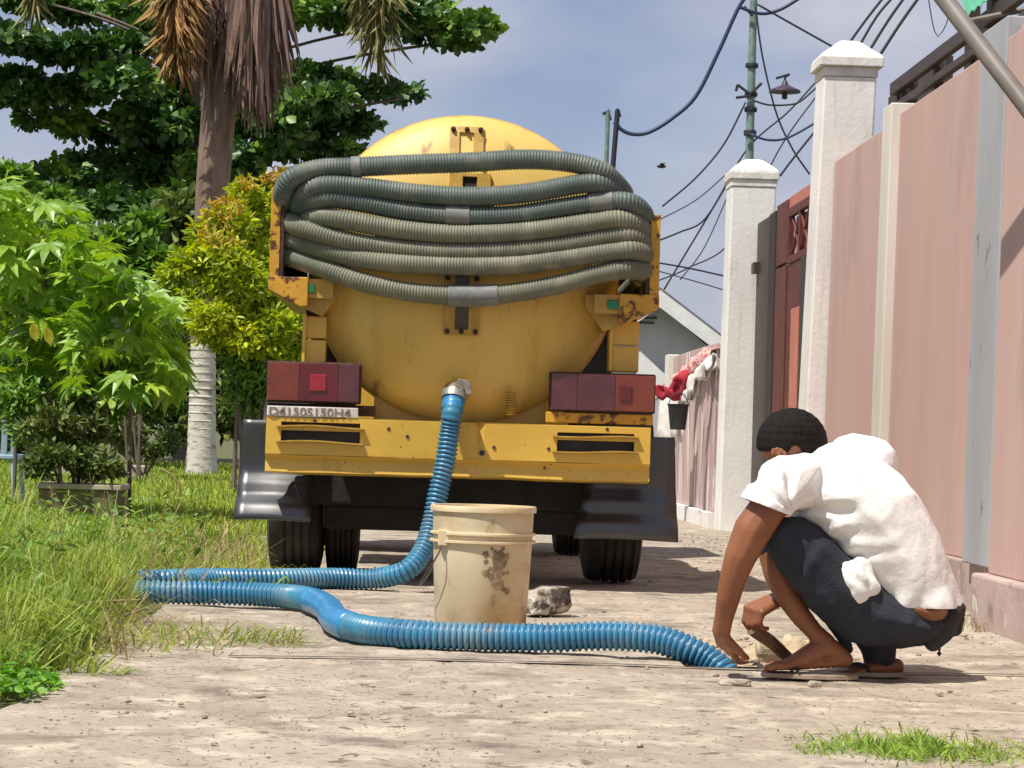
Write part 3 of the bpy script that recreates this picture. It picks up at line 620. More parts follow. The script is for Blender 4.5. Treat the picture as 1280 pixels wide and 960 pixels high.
# plain elbow sleeve where the run doubles back
el_ = [p for p in cc if 7.2 < p.y < 8.6 and at(398, 760, 8).x-.02 < p.x*8/p.y < at(436, 760, 8).x+.01 and p.z < .08]
if len(el_) > 2: MB().tube(el_[::2], RB+.002, 16).build('elbow_sleeve', 'hose_collar', bl, smooth='all', off=bl.location)
MB().tube([v0+Vector((-.002, -.026, -.018)), v0+Vector((-.008, -.070, -.068))], RB+.002, 20).build('hose_cuff', 'hose_collar', bl, smooth=True, off=bl.location)

# ================================================================== bucket
bc = gnd(601, 789); bc.y += .12
SB = 3000/bc.y
BH = .405
bk = thing('bucket', 'dirty cream plastic bucket with dark stain standing behind the blue hose', 'bucket', (bc.x, bc.y, .003))
r1, r0 = .172, .153
def rr(h): return r0+(r1-r0)*h/BH
MB().lathe([(.001, .004), (r0-.004, 0), (r0, .006), (rr(.26), .26), (rr(.30), .30), (r1-.002, BH), (r1-.007, BH), (rr(.3)-.006, .30), (r0-.006, .01), (.001, .010)], n=64).build('body', 'bucket', bk, smooth=True)
MB().lathe([(r1-.006, BH-.006), (r1-.006, BH+.003), (r1+.004, BH+.004), (r1+.007, BH-.003), (r1+.006, BH-.016), (r1-.001, BH-.016)], n=64).build('rim', 'bucket_rim', bk, smooth=True)
for h, w in ((.318, .009), (.292, .012)):
    MB().lathe([(rr(h)-.002, h-.006), (rr(h)+w, h-.005), (rr(h)+w, h+.002), (rr(h)-.002, h+.004)], n=64).build('ring', 'bucket_rim', bk, smooth=True)
lug = MB(); lug.prism([(-.150, .275), (-.118, .275), (-.108, .325), (-.150, .330)], -.125, -.095); lug.build('handle_lug', 'bucket_rim', bk, bevel=.004)
hd = [Vector((-.135, -.118, .285)), Vector((-.150, -.135, .245)), Vector((-.185, -.10, .185)), Vector((-.205, -.02, .145)), Vector((-.20, .06, .135)), Vector((-.16, .12, .20)), Vector((-.14, .12, .285))]
MB().tube(catmull(hd, .02), .0028, 6).build('handle', 'wire', bk, smooth=True)
for i in range(34):
    a = R(-74 + random.uniform(-15, 16)); h = random.uniform(.12, .275); s = random.choice([.006, .008, .011, .02 if i < 3 else .007])
    if i == 0: a, h, s = R(-70), .235, .028
    if i == 1: a, h, s = R(-74), .16, .017
    m_ = MB(); n = 11; cs = []
    for k in range(n):
        t = 2*math.pi*k/n; q_ = s*(1+.35*noise.noise((k*1.3, i, 0))); da = q_*math.cos(t)/rr(h); hh_ = h+q_*1.1*math.sin(t)
        cs.append(((rr(hh_)+.0009)*math.cos(a+da), (rr(hh_)+.0009)*math.sin(a+da), hh_))
    m_.add(cs+[((rr(h)+.0012)*math.cos(a), (rr(h)+.0012)*math.sin(a), h)], [(k, (k+1) % n, n) for k in range(n)])
    m_.build('stain', 'grime', bk)

# ================================================================== stones
def rock(p, sx, sy, sz, seed, m='chunk', name='stone', parent=None, cut=0.0):
    b = bmesh.new(); bmesh.ops.create_icosphere(b, subdivisions=3, radius=1)
    for v in b.verts:
        d = 1+.35*noise.noise(v.co*1.3+Vector((seed, 0, 0)))+.12*noise.noise(v.co*4+Vector((0, seed, 0)))
        v.co = v.co*d; v.co.x = max(-.85, min(.85, v.co.x)); v.co.z = max(-.6, min(.7, v.co.z+cut*v.co.x))
        v.co = Vector((v.co.x*sx, v.co.y*sy, v.co.z*sz))
    me = bpy.data.meshes.new(name); b.to_mesh(me); b.free(); o = link(name, me, m, parent); o.location = p; return o
p = gnd(684, 772); o = rock((p.x, p.y+.06, .055), .095, .07, .075, 3.2, 'chunk', 'concrete_chunk', cut=.45); o.rotation_euler = (0, 0, .3)
tag(o, 'broken chunk of pale concrete lying right beside the cream bucket', 'rubble')
# gravel and clods
def gravel(name, m, pts, s0, s1, kind='stuff'):
    V = []; Fc = []
    base = np.array([(1, 0, 0), (-1, 0, 0), (0, 1, 0), (0, -1, 0), (0, 0, 1), (0, 0, -.6)], float)
    fc = np.array([(0, 2, 4), (2, 1, 4), (1, 3, 4), (3, 0, 4), (2, 0, 5), (1, 2, 5), (3, 1, 5), (0, 3, 5)])
    for k, (x, y, z) in enumerate(pts):
        s = random.uniform(s0, s1); a = random.uniform(0, 6.3); c_, s_ = math.cos(a), math.sin(a)
        b = base*np.array([s*random.uniform(.7, 1.4), s*random.uniform(.6, 1.1), s*random.uniform(.35, .8)]) + rng.normal(0, s*.15, (6, 3))
        V.append(np.stack([b[:, 0]*c_-b[:, 1]*s_+x, b[:, 0]*s_+b[:, 1]*c_+y, b[:, 2]+z+s*.2], 1)); Fc.append(fc+6*k)
    return tag(np_mesh(name, np.concatenate(V), np.concatenate(Fc), m), kind=kind)
gp = []
for i in range(240):
    y = random.uniform(4.9, 13); x = random.uniform(-.85, 2.0); gp.append((x, y, .001))
for i in range(420):
    y = random.uniform(8.2, 17); x = 1.95+random.gauss(-.10, .13); gp.append((x, y, .002))
for i in range(420):
    y = random.uniform(9, 17); x = -.95+random.gauss(0, .10); gp.append((x, y, .001))
gravel('gravel', 'stone', gp, .003, .013)
gravel('grit', 'stone', [(random.uniform(-.85, 2.0), 4.6+9*random.random()**1.6, .001) for _ in range(5000)], .0012, .0042)
gp = [(random.gauss(1.10, .10), random.gauss(7.25, .16), .0) for _ in range(260)] + [(random.gauss(.55, .28), random.gauss(7.75, .16), 0) for _ in range(240)]
gravel('sand_clods', 'sand', gp, .004, .016)
def heap(name, cx, cy, rx, ry, h, m, seed):
    n = 34; V = []; Fq = []
    for j in range(n+1):
        for i in range(n+1):
            u, v = i/n*2-1, j/n*2-1; d = math.hypot(u, v); f = max(0, 1-d)**1.3
            V.append((cx+u*rx, cy+v*ry, -.012 + f*h*(1+.9*noise.noise((u*4+seed, v*4, 0))) + .012*f*noise.noise((u*14, v*14, seed))+ .006*(d < 1)))
    for j in range(n):
        for i in range(n): Fq.append((j*(n+1)+i, j*(n+1)+i+1, (j+1)*(n+1)+i+1, (j+1)*(n+1)+i))
    o = np_mesh(name, np.array(V), np.array(Fq), m); o.data.polygons.foreach_set('use_smooth', [True]*len(Fq)); return tag(o, kind='stuff')
heap('dug_sand', 1.10, 7.28, .20, .22, .07, 'sand', 2); heap('spilled_sand', .60, 7.75, .55, .28, .030, 'sand', 5)
# loose slab fragment at the pit
for k, (px, py, sx, sy) in enumerate(((918, 858, .05, .03), (1018, 860, .022, .014))):
    p = gnd(px, py); tag(rock((p.x, p.y, .010), sx, sy, .012, 8+k, 'stone', 'stone'), ('flat stone chip on the concrete in front of the pit', 'small dark-edged stone chip on the concrete below the sandal')[k], 'stone')
p = gnd(985, 825); o = rock((p.x, p.y+.02, .03), .05, .04, .05, 21, 'sand', 'clod'); tag(o, 'tan clod of dug earth beside the squatting man\'s foot', 'clod')
o.location = (1.02, 7.05, .03)

# ================================================================== MAN
MY = 6.66; MS = F/MY
def Pm(px, py, dy): return at(px, py, MY+dy)
man = thing('person', 'man in white t-shirt and dark trousers squatting, feeding the blue hose into the pit', 'person', gnd(1040, 842))
MLOC = man.location.copy()
_ico = None
def ico():
    global _ico
    if _ico is None:
        b = bmesh.new(); bmesh.ops.create_icosphere(b, subdivisions=2, radius=1); _ico = (np.array([v.co[:] for v in b.verts]), np.array([[v.index for v in f.verts] for f in b.faces])); b.free()
    return _ico
class Blob:
    def __init__(s): s.V = []; s.F = []; s.n = 0
    def ball(s, p, r, ry=None, rot=None, rz=None):
        v, f = ico(); a = v*np.array([r, ry if ry else r, rz if rz else r])
        if rot is not None: a = a @ np.array(rot.to_matrix()).T
        s.V.append(a+np.array(p)); s.F.append(f+s.n); s.n += len(v)
    def chain(s, pts, sub=8):
        """pts: (px, py, dy, r in px [, ry in m])"""
        for a, b in zip(pts[:-1], pts[1:]):
            for k in range(sub+1):
                t = k/sub; q = [a[i]+(b[i]-a[i])*t for i in range(4)]
                ra = (a[4] if len(a) > 4 else a[3]/MS); rb = (b[4] if len(b) > 4 else b[3]/MS)
                s.ball(Pm(q[0], q[1], q[2]), q[3]/MS, ra+(rb-ra)*t)
    def seg(s, p0, p1, r0, r1, sub=5):
        p0, p1 = Vector(p0), Vector(p1)
        for k in range(sub+1): t = k/sub; s.ball(p0+(p1-p0)*t, r0+(r1-r0)*t)
    def mesh(s, name, m, vox, smooth=6, parent=None, cut=None, disp=None):
        me = bpy.data.meshes.new(name); me.from_pydata(np.concatenate(s.V).tolist(), [], np.concatenate(s.F).tolist())
        o = bpy.data.objects.new(name+'_tmp', me); COL.objects.link(o)
        rm = o.modifiers.new('r', 'REMESH'); rm.mode = 'VOXEL'; rm.voxel_size = vox
        if smooth: sm = o.modifiers.new('s', 'SMOOTH'); sm.factor = .5; sm.iterations = smooth
        dg = bpy.context.evaluated_depsgraph_get(); me2 = bpy.data.meshes.new_from_object(o.evaluated_get(dg)); me2.name = name
        bpy.data.objects.remove(o); bpy.data.meshes.remove(me)
        if cut:
            b = bmesh.new(); b.from_mesh(me2)
            for co, no in cut:
                r_ = bmesh.ops.bisect_plane(b, geom=b.verts[:]+b.edges[:]+b.faces[:], plane_co=co, plane_no=no, clear_outer=True)
                bmesh.ops.holes_fill(b, edges=[e_ for e_ in b.edges if e_.is_boundary])
            b.to_mesh(me2); b.free()
        if disp:
            nv = len(me2.vertices); co = np.empty(nv*3); me2.vertices.foreach_get('co', co); co = co.reshape(-1, 3)
            me2.update(); nn = np.empty(nv*3); me2.vertices.foreach_get('normal', nn); nn = nn.reshape(-1, 3)
            d = disp(co); me2.vertices.foreach_set('co', (co+nn*d[:, None]).ravel())
        nv = len(me2.vertices); co = np.empty(nv*3); me2.vertices.foreach_get('co', co); co = co.reshape(-1, 3)-np.array(MLOC)
        me2.vertices.foreach_set('co', co.ravel()); me2.update()
        return link(name, me2, m, parent, smooth='all')
def px_of(co):                                       # world -> photograph pixels (used only to shape folds along the shirt)
    d = co-np.array(CAM); r = d@np.array(RIGHT); u = d@np.array(UP); f = d@np.array(FWD)
    return W0/2+F*r/f, H0/2-F*u/f

B = Blob()
# torso under the clothes, neck, head
B.chain([(1148, 748, 0, 30, .105), (1120, 715, 0, 46, .125), (1085, 665, 0, 52, .14), (1045, 628, 0, 46, .13), (1032, 606, 0, 34, .10)])
B.chain([(1035, 598, .01, 22), (1012, 575, .01, 22)])
HC = Pm(990, 554, .01)
B.ball(HC, 41/MS, .072, Euler((0, R(-20), 0)), 40/MS)
fd = Vector((-.22, -.02, -.975)).normalized()           # where the face looks
cr = Vector((-.97, 0, .22)).normalized()
B.seg(HC+fd*.030-cr*.01, HC+fd*.055-cr*.045, .056, .038)           # jaw
B.seg(HC+fd*.085+cr*.022, HC+fd*.108+cr*.000, .010, .014)          # nose
for s in (-1, 1):
    B.seg(HC+fd*.080+cr*.036+Vector((0, s*.015, 0)), HC+fd*.076+cr*.036+Vector((0, s*.046, 0)), .010, .009)   # brow
    B.seg(HC+fd*.070+cr*.0+Vector((0, s*.032, 0)), HC+fd*.066-cr*.02+Vector((0, s*.030, 0)), .020, .016)     # cheek
B.seg(HC+fd*.088-cr*.028+Vector((0, -.016, 0)), HC+fd*.088-cr*.028+Vector((0, .016, 0)), .0085, .0085)       # lips
B.ball(HC+fd*.078-cr*.052, .018)
for s in (-1, 1):                                      # ears
    ec = Pm(969, 566, 0); c0 = Vector((ec.x, HC.y+s*.074, ec.z))
    for k in range(9):
        t = R(-30+k*34); B.ball(c0+cr*.020*math.cos(t)-fd*.012*math.sin(t)+Vector((0, s*.003, 0)), .0050)
    B.ball(c0-Vector((0, s*.004, 0)), .010)
# near arm reaching down into the pit
B.chain([(985, 618, -.15, 20), (962, 632, -.172, 23), (940, 664, -.175, 24), (926, 694, -.175, 20.5), (917, 720, -.165, 17.2), (911, 745, -.15, 15.5), (905, 772, -.12, 12.3), (902, 788, -.10, 12)])
# its hand: palm and five fingers going over the hose edge
hb = Pm(901, 790, -.09); hd_ = (Pm(915, 828, .02)-hb).normalized()
sid = Vector((-.35, .90, .1)).normalized(); sid = (sid-hd_*sid.dot(hd_)).normalized(); pal = sid.cross(hd_)
for k, (o_, l1, l2, l3) in enumerate(((-.033, .036, .022, .018), (-.012, .042, .027, .020), (.010, .039, .025, .019), (.031, .030, .019, .016))):
    a = hb+hd_*.006+sid*o_*.55; b = hb+hd_*.082+sid*o_
    B.seg(a, b, .0155, .0120, 6)
    c = b+(hd_+pal*-.15).normalized()*l1; d = c+(hd_+pal*-.55).normalized()*l2; e2 = d+(hd_*.8+pal*-.8).normalized()*l3
    B.seg(b, c, .0098, .0088, 4); B.seg(c, d, .0086, .0080, 3); B.seg(d, e2, .0078, .0066, 3)
tb = hb+hd_*.025-sid*.028; tm = tb-sid*.030+hd_*.032-pal*.008; te = tm+hd_*.030-sid*.006-pal*.010
B.seg(tb, tm, .0155, .0112, 4); B.seg(tm, te, .0105, .0080, 4)
# far arm and loosely closed hand between the shins
B.chain([(1044, 606, .14, 20), (1028, 660, .17, 22), (1018, 705, .15, 18), (1000, 728, .10, 16.5), (982, 745, .05, 14)])
wb = Pm(972, 749, .02); kd = (Pm(937, 765, -.02)-wb).normalized()
ks = Vector((.25, -.95, -.2)); ks = (ks-kd*ks.dot(kd)).normalized(); kp = ks.cross(kd); 
if kp.z > 0: kp = -kp
for k, o_ in enumerate((-.033, -.011, .011, .031)):
    a = wb+kd*.004+ks*o_*.5; b = wb+kd*.080+ks*o_*1.05+kp*.002
    B.seg(a, b, .0175, .0140, 6)
    l = (.038, .043, .040, .031)[k]
    c = b+(kd*.55+kp*.85).normalized()*l; d = c+(kd*-.35+kp*.95).normalized()*l*.7; e2 = d+(kd*-.95+kp*.25).normalized()*l*.55
    B.seg(b, c, .0114, .0098, 4); B.seg(c, d, .0096, .0088, 3); B.seg(d, e2, .0082, .0070, 3)
tb = wb+kd*.020-ks*.020+kp*.010; tm = tb+kd*.032+kp*.026-ks*.004; te = tm+kd*.024+kp*.012+ks*.004
B.seg(tb, tm, .0165, .0118, 4); B.seg(tm, te, .0112, .0085, 4)
# bare shin and foot on the sandal
B.chain([(966, 668, -.02, 24), (966, 690, -.03, 19), (972, 715, -.04, 18.5), (985, 745, -.05, 16.5), (1001, 770, -.05, 13.5), (1018, 790, -.05, 11.5), (1031, 803, -.05, 13)])
B.chain([(1031, 805, -.05, 13.5), (1050, 821, -.045, 13.5), (1057, 825, -.045, 10)], 5); B.chain([(1031, 808, -.05, 15), (1010, 820, -.055, 13.5, .036), (988, 829, -.06, 8.0, .042), (976, 832, -.062, 6.2, .045)], 6); B.chain([(1050, 828, -.045, 7, .028), (1010, 831, -.05, 6, .030), (985, 833, -.055, 5, .036)], 5)
for k, (dy, L, r) in enumerate(((-.098, 16, 4.6), (-.080, 19, 4.6), (-.061, 20, 4.8), (-.042, 19, 4.9), (-.020, 20, 6.6))):
    B.chain([(979, 832, dy*.95+.003, 5.4), (979-L*.5, 832, dy, r), (979-L, 835, dy, r*.92)], 4)
# second lower leg and foot tucked under the seat
B.chain([(1098, 780, .06, 27), (1100, 800, .07, 20), (1098, 818, .07, 17), (1103, 830, .07, 15)]); B.chain([(1120, 833, .07, 11), (1098, 834, .06, 12, .036), (1072, 838, .05, 7, .042), (1050, 840, .05, 5, .042)], 6)
skin = B.mesh('body', 'skin', .0042, 4, man)
# hair
Hh = Blob(); v, f = ico(); 
for k in range(26):
    for j in range(14):
        a = R(360*k/26); b = R(-90+180*(j+.5)/14)
        d = Vector((math.cos(b)*math.cos(a), math.cos(b)*math.sin(a), math.sin(b)))
        along = d.dot(fd); up_ = d.dot(cr)
        if along > (.30+.25*up_ if up_ > 0 else .30+min(.5, -up_*.9)): continue              # face stays free
        if up_ < -.93 and along > .55: continue
        if along > .10 and -.45 < up_ < .10 and abs(d.y) > .45: continue   # round the ears
        q = Vector((d.x*.0930, d.y*.0775, d.z*.0910)); q = Euler((0, R(-20), 0)).to_matrix() @ Vector((d.x*.0935, d.y*.0775, d.z*.0905)) if False else q
        Hh.ball(HC+q*.90, .0185)
hair = Hh.mesh('hair', 'hair', .0042, 8, man, disp=lambda co: np.array([.0007*noise.noise(Vector(c)*200) for c in co]))
# shirt
S = Blob()
S.chain([(1012, 596, .01, 34, .12), (1046, 618, 0, 66, .175), (1086, 652, 0, 71, .18), (1118, 698, 0, 64, .165), (1140, 740, 0, 56, .150), (1150, 760, 0, 52, .145)], 12)
S.chain([(1062, 576, .15, 30), (1035, 590, .10, 36), (1010, 600, 0, 36), (990, 602, -.12, 36), (974, 608, -.155, 34)], 8)
S.chain([(1066, 560, .12, 19), (1090, 580, .10, 34)], 5)
S.chain([(978, 610, -.155, 33), (962, 626, -.175, 32), (955, 637, -.178, 33)], 7)        # sleeve
S.chain([(1062, 574, .17, 32), (1050, 620, .18, 30)], 6)
hemA, hemB = Pm(1050, 753, 0), Pm(1200, 758, 0)
hdir = (hemB-hemA).normalized(); hn = Vector((0, 1, 0)).cross(hdir); hn = -hn if hn.z > 0 else hn
s1, s2 = Pm(932, 624, -.17), Pm(987, 645, -.17); sd2 = (s2-s1).normalized(); sn = Vector((0, 1, 0)).cross(sd2); sn = -sn if sn.z > 0 else sn
def folds(co):
    px, py = px_of(co); out_ = np.zeros(len(co))
    ax, ay = 991.0, 640.0; dx, dy_ = px-ax, py-ay; rr_ = np.hypot(dx, dy_); an = np.degrees(np.arctan2(-dy_, dx))
    w = np.exp(-((rr_-42)/34)**2)*(an > -40)*(an < 150); out_ += -.0165*w*np.clip(np.sin(np.radians(an*8.0)+.02*rr_), -.25, 1)
    n1 = np.array([noise.noise(Vector((a*9, b*9, c*9))) for a, b, c in co]); out_ += .0045*n1
    # drag folds across the side, running from the armpit to the waist
    t = (px-1000)*.30+(py-640)*.95; side = np.exp(-((px-1040)/55)**2)*np.exp(-((py-690)/45)**2)
    out_ += .0068*side*np.sin(t/4.6+n1*3)
    low = np.clip((py-705)/50, 0, 1); out_ += .0050*low*np.sin(px/9.0+n1*5+py/30)
    n2 = np.array([noise.noise(Vector((a*26, b*26, c*14))) for a, b, c in co]); out_ += .0018*n2
    return out_
shirt = S.mesh('shirt', 'shirt', .0048, 7, man, disp=folds)
b = bmesh.new(); b.from_mesh(shirt.data)
def cutbox(bm, co, no, test):
    """drop what lies beyond a plane, only where test(centre) holds"""
    co = co-MLOC; geom = [f_ for f_ in bm.faces if test(f_.calc_center_median())]
    ed = {e_ for f_ in geom for e_ in f_.edges}; vs = {v_ for f_ in geom for v_ in f_.verts}
    bmesh.ops.bisect_plane(bm, geom=list(vs)+list(ed)+geom, plane_co=co, plane_no=no)
    dead = [f_ for f_ in bm.faces if test(f_.calc_center_median()) and (f_.calc_center_median()-co).dot(no) > 0]
    bmesh.ops.delete(bm, geom=dead, context='FACES')
xs_ = (Pm(1000, 640, 0)-MLOC).x; ys_ = (Pm(1000, 640, -.10)-MLOC).y
cutbox(b, hemA, hn, lambda c: c.x > (Pm(1040, 700, 0)-MLOC).x)
cutbox(b, s1, sn, lambda c: c.x < (Pm(995, 640, -.1)-MLOC).x)
b.to_mesh(shirt.data); b.free()
so = shirt.modifiers.new('cloth', 'SOLIDIFY'); so.thickness = .004; so.offset = 0
# sleeve cuff edge and hem edge read as thin rolled bands
Bn = Blob(); Bn.ball(Pm(1066, 729, -.145), 24/MS, .040, Euler((0, R(-22), 0)), 30/MS); Bn.ball(Pm(1058, 716, -.152), 13/MS, .030, Euler((0, R(-40), 0)), 19/MS)
Bn.chain([(1078, 706, -.135, 12), (1086, 735, -.14, 14)], 4)
def bf(co):
    px, py = px_of(co); a = np.arctan2(py-712, px-1074); return .0028*np.sin((px*.8-py*.35)/3.6+2*np.sin(py/11))+np.array([.0022*noise.noise(Vector((c_[0]*40, c_[1]*40, c_[2]*25))) for c_ in co])
Bn.mesh('knotted_hem', 'shirt', .004, 3, man, disp=bf)
# shorts
K = Blob()
K.chain([(990, 676, -.115, 33, .072), (1012, 700, -.115, 39, .080), (1045, 735, -.10, 43, .085), (1085, 765, -.07, 43, .09), (1125, 775, -.03, 36, .13)], 10)   # near thigh
K.chain([(975, 668, -.115, 24, .06), (992, 678, -.115, 34, .068)], 4)
K.chain([(964, 672, -.02, 25), (1000, 690, .02, 32), (1060, 730, .07, 42), (1110, 770, .07, 40)], 8)                       # other thigh
K.chain([(958, 674, -.028, 19), (964, 684, -.03, 19.5)], 3)
K.chain([(1105, 768, 0, 40, .15), (1135, 778, 0, 31, .15), (1148, 781, 0, 27, .14), (1165, 778, 0, 20, .11)], 8)                   # seat
K.chain([(1000, 700, -.06, 20), (1030, 748, -.03, 17), (1048, 785, -.02, 11), (1061, 812, -.02, 6)], 8)                       # loose cloth behind the shin
K.chain([(1012, 705, -.09, 26), (1055, 752, -.02, 28), (1088, 785, .05, 27), (1098, 806, .06, 24), (1099, 820, .07, 21)], 8)
def kf(co):
    px, py = px_of(co); n1 = np.array([noise.noise(Vector((a*12, b*12, c*12))) for a, b, c in co])
    return .004*n1 + .003*np.exp(-((px-1000)/28)**2)*np.sin((px+py)/7+n1*3)
K.mesh('shorts', 'shorts', .0048, 5, man, disp=kf)
# bare strip of lower back between hem and waistband
Lb = Blob(); Lb.chain([(1134, 757, 0, 25, .146), (1148, 761, 0, 23, .147), (1162, 759, 0, 21, .144)], 8); Lb.mesh('lower_back', 'skin', .004, 10, man)
# sandal soles
def sandal(px0, px1, py, dy, w, nm='sandal'):
    a, c = Pm(px0, py, dy), Pm(px1, py-2, dy); g = MB(); n = 22; top = []; 
    for side in (1, -1):
        rngk = range(n+1) if side == 1 else range(n, -1, -1)
        for k in rngk:
            t = k/n; ww = w*(.78+.30*math.sin(t*3.1+2.6)*-1)*math.sin(math.pi*min(1, max(0, t*.97+.015)))**.30*.5
            top.append((a.x+(c.x-a.x)*t, a.y+side*ww))
    L = len(top); z0 = .004
    vs = [(x, y, z0) for x, y in top] + [(x, y, z0+.013) for x, y in top]
    g.add(vs, [tuple(range(L))[::-1], tuple(range(L, 2*L))]+[(k, (k+1) % L, L+(k+1) % L, L+k) for k in range(L)])
    o = g.build(nm, 'sole', man, off=MLOC, bevel=.002)
    st = catmull([Vector((a.x+.10, a.y-w*.44, .016)), Vector((a.x+.085, a.y-w*.30, .034)), Vector((a.x+.045, a.y, .034)), Vector((a.x+.085, a.y+w*.30, .034)), Vector((a.x+.09, a.y+w*.46, .016))], .01)
    MB().tube(st, .0045, 6).build('strap', 'pouch', o, smooth=True, off=MLOC)
sandal(952, 1072, 840, -.06, .095); sandal(1040, 1132, 844, .05, .095)
# black pouch dangling from the back waistband
Pq = Blob(); Pq.chain([(1186, 766, -.06, 17, .035), (1178, 786, -.07, 18, .032), (1166, 802, -.075, 13, .026)], 7); Pq.chain([(1196, 762, -.05, 12, .02), (1192, 784, -.05, 12, .02)], 4)
po = Pq.mesh('pouch', 'pouch', .004, 2, man, disp=lambda co: np.array([.0035*noise.noise(Vector(c)*30) for c in co]))
MB().tube([Pm(1176, 796, -.07), Pm(1175, 808, -.07), Pm(1174, 814, -.07)], .0032, 6).build('cord', 'pouch', po, smooth=True, off=MLOC)
MB().lathe([(.001, -.008), (.007, 0), (.001, .008)], Pm(1174, 817, -.07), 'z', 8).build('toggle', 'pouch', po, smooth=True, off=MLOC)
# stick held in the far hand
a, c = Pm(940, 786, -.01), Pm(985, 822, .06)
stk = MB().tube([a, (a+c)/2+Vector((.004, 0, .003)), c], [.020, .019, .017], 8).build('stick', 'wood')
tag(stk, 'short muddy wooden stick under the squatting man\'s closed hand', 'stick')

# ================================================================== RIGHT SIDE: walls, pillars, gate
WX = 2.20; WH = 2.27
wallf = thing('boundary_wall', 'long faded pink rendered wall with slim cream pilaster along the lane', 'wall', (WX, 11, 0))
def wbox(x0, x1, y0, y1, z0, z1, name, m, parent, bevel=.006, lean=0.0):
    g = MB().box(x0, x1, y0, y1, z0, z1)
    g.v = [(v_[0]+lean*v_[2]*(1 if True else 0), v_[1], v_[2]) for v_ in g.v]
    return g.build(name, m, parent, bevel=bevel, off=parent.location)
wbox(WX, WX+.14, 9.50, 11.52, .20, WH, 'wall_panel', 'pink', wallf, lean=.012)
wbox(WX, WX+.14, 11.74, 13.42, .20, WH-.02, 'wall_panel', 'pink', wallf, lean=.012)
wbox(WX-.035, WX+.10, 8.75, 13.42, -.02, .20, 'plinth', 'plinth', wallf)
wbox(WX-.045, WX+.15, 11.52, 11.74, .20, WH+.05, 'pilaster', 'pilaster', wallf, lean=.012)
wbox(WX-.075, WX+.15, 9.06, 9.50, .20, WH+.04, 'pilaster', 'shaded_pilaster', wallf, lean=.012)['label'] = 'pilaster tinted grey for the shade on it, with a dark stain near its foot'
wbox(WX-.02, WX+.12, 8.75, 9.06, .20, WH, 'wall_panel', 'pink', wallf, lean=.012)
nw = thing('near_wall', 'nearer pink wall section standing proud of the shade-grey pilaster with its pale plinth', 'wall', (2.05, 7.5, 0))
wbox(2.055, 2.175, 4.0, 8.75, .195, 2.17, 'wall_panel', 'pink', nw, lean=.014)
wbox(2.01, 2.16, 4.0, 8.82, -.02, .195, 'plinth', 'plinth', nw, bevel=.012)
def pillar(x0, y0, w, h, label, lean, e_):
    def ln(mb_): mb_.v = [(v_[0]+lean*v_[2], v_[1], v_[2]) for v_ in mb_.v]; return mb_
    o = thing('gate_pillar', label, 'pillar', (x0+w/2, y0, 0), 'white gate pillars')
    g = ln(MB().box(x0, x0+w, y0, y0+w, -.02, h-.22)); g.build('shaft', 'white_wall', o, off=o.location, bevel=.012)
    ln(MB().box(x0-.006, x0+w+.006, y0-.006, y0+w+.006, h-.22, h-.165)).build('neck', 'cap', o, off=o.location, bevel=.006)
    c = MB()
    c.box(x0-e_, x0+w+e_, y0-e_, y0+w+e_, h-.165, h-.115)
    k = len(c.v); cx, cy = x0+w/2, y0+w/2
    prof = [(w/2+e_, h-.115), (w/2+e_*.7, h-.095), (w/2-.03, h-.055), (w*.24, h-.015), (w*.15, h)]
    for r_, z in prof: c.v += [(cx-r_, cy-r_, z), (cx+r_, cy-r_, z), (cx+r_, cy+r_, z), (cx-r_, cy+r_, z)]
    for j in range(len(prof)-1):
        for i in range(4): c.f.append((k+j*4+i, k+j*4+(i+1) % 4, k+(j+1)*4+(i+1) % 4, k+(j+1)*4+i))
    j = len(prof)-1; c.f.append((k+j*4, k+j*4+1, k+j*4+2, k+j*4+3))
    ln(c).build('cap', 'cap', o, off=o.location, bevel=.006); return o
pillar(2.175, 17.9, .335, 2.80, 'white capped gate pillar on the far side of the maroon gate', .011, .018)
p2 = pillar(2.085, 13.45, .30, 2.96, 'taller white capped pillar where the pink wall begins', .028, .030)
# gate between the pillars
gt = thing('gate', 'maroon steel gate with crossed lattice and salmon panel between the white pillars', 'gate', (2.42, 16, 0))
def gb(x0, x1, y0, y1, z0, z1, nm, m, bv=.004): return MB().box(x0, x1, y0, y1, z0, z1).build(nm, m, gt, off=gt.location, bevel=bv)
gb(2.40, 2.46, 17.15, 17.86, .05, 2.30, 'frame_post', 'darkiron'); gb(2.385, 2.45, 16.82, 17.12, .05, 2.30, 'frame_post', 'gate_frame'); gb(2.392, 2.44, 16.29, 16.80, .10, 1.88, 'gate_sheet', 'maroon'); gb(2.392, 2.44, 16.29, 16.80, 1.90, 2.33, 'gate_sheet', 'maroon')
gb(2.40, 2.44, 14.1, 16.28, 2.26, 2.34, 'top_rail', 'salmon'); gb(2.39, 2.43, 14.1, 16.26, 2.20, 2.255, 'lattice_rail', 'maroon'); gb(2.39, 2.43, 14.1, 16.26, 1.88, 1.93, 'lattice_rail', 'maroon')
for y in (14.15, 14.95, 15.75, 16.22): gb(2.392, 2.428, y, y+.04, 1.93, 2.20, 'lattice_post', 'maroon')
for y0 in (15.05, 15.42, 15.79, 14.3, 14.65):
    for s in (1, -1):
        za, zb = (1.94, 2.19) if s > 0 else (2.19, 1.94)
        MB().tube([(2.41, y0, za), (2.41, y0+.36, zb)], .013, 6).build('lattice_bar', 'maroon', gt, off=gt.location)
gb(2.44, 2.445, 14.1, 16.2, 1.93, 2.20, 'backing_sheet', 'salmon')
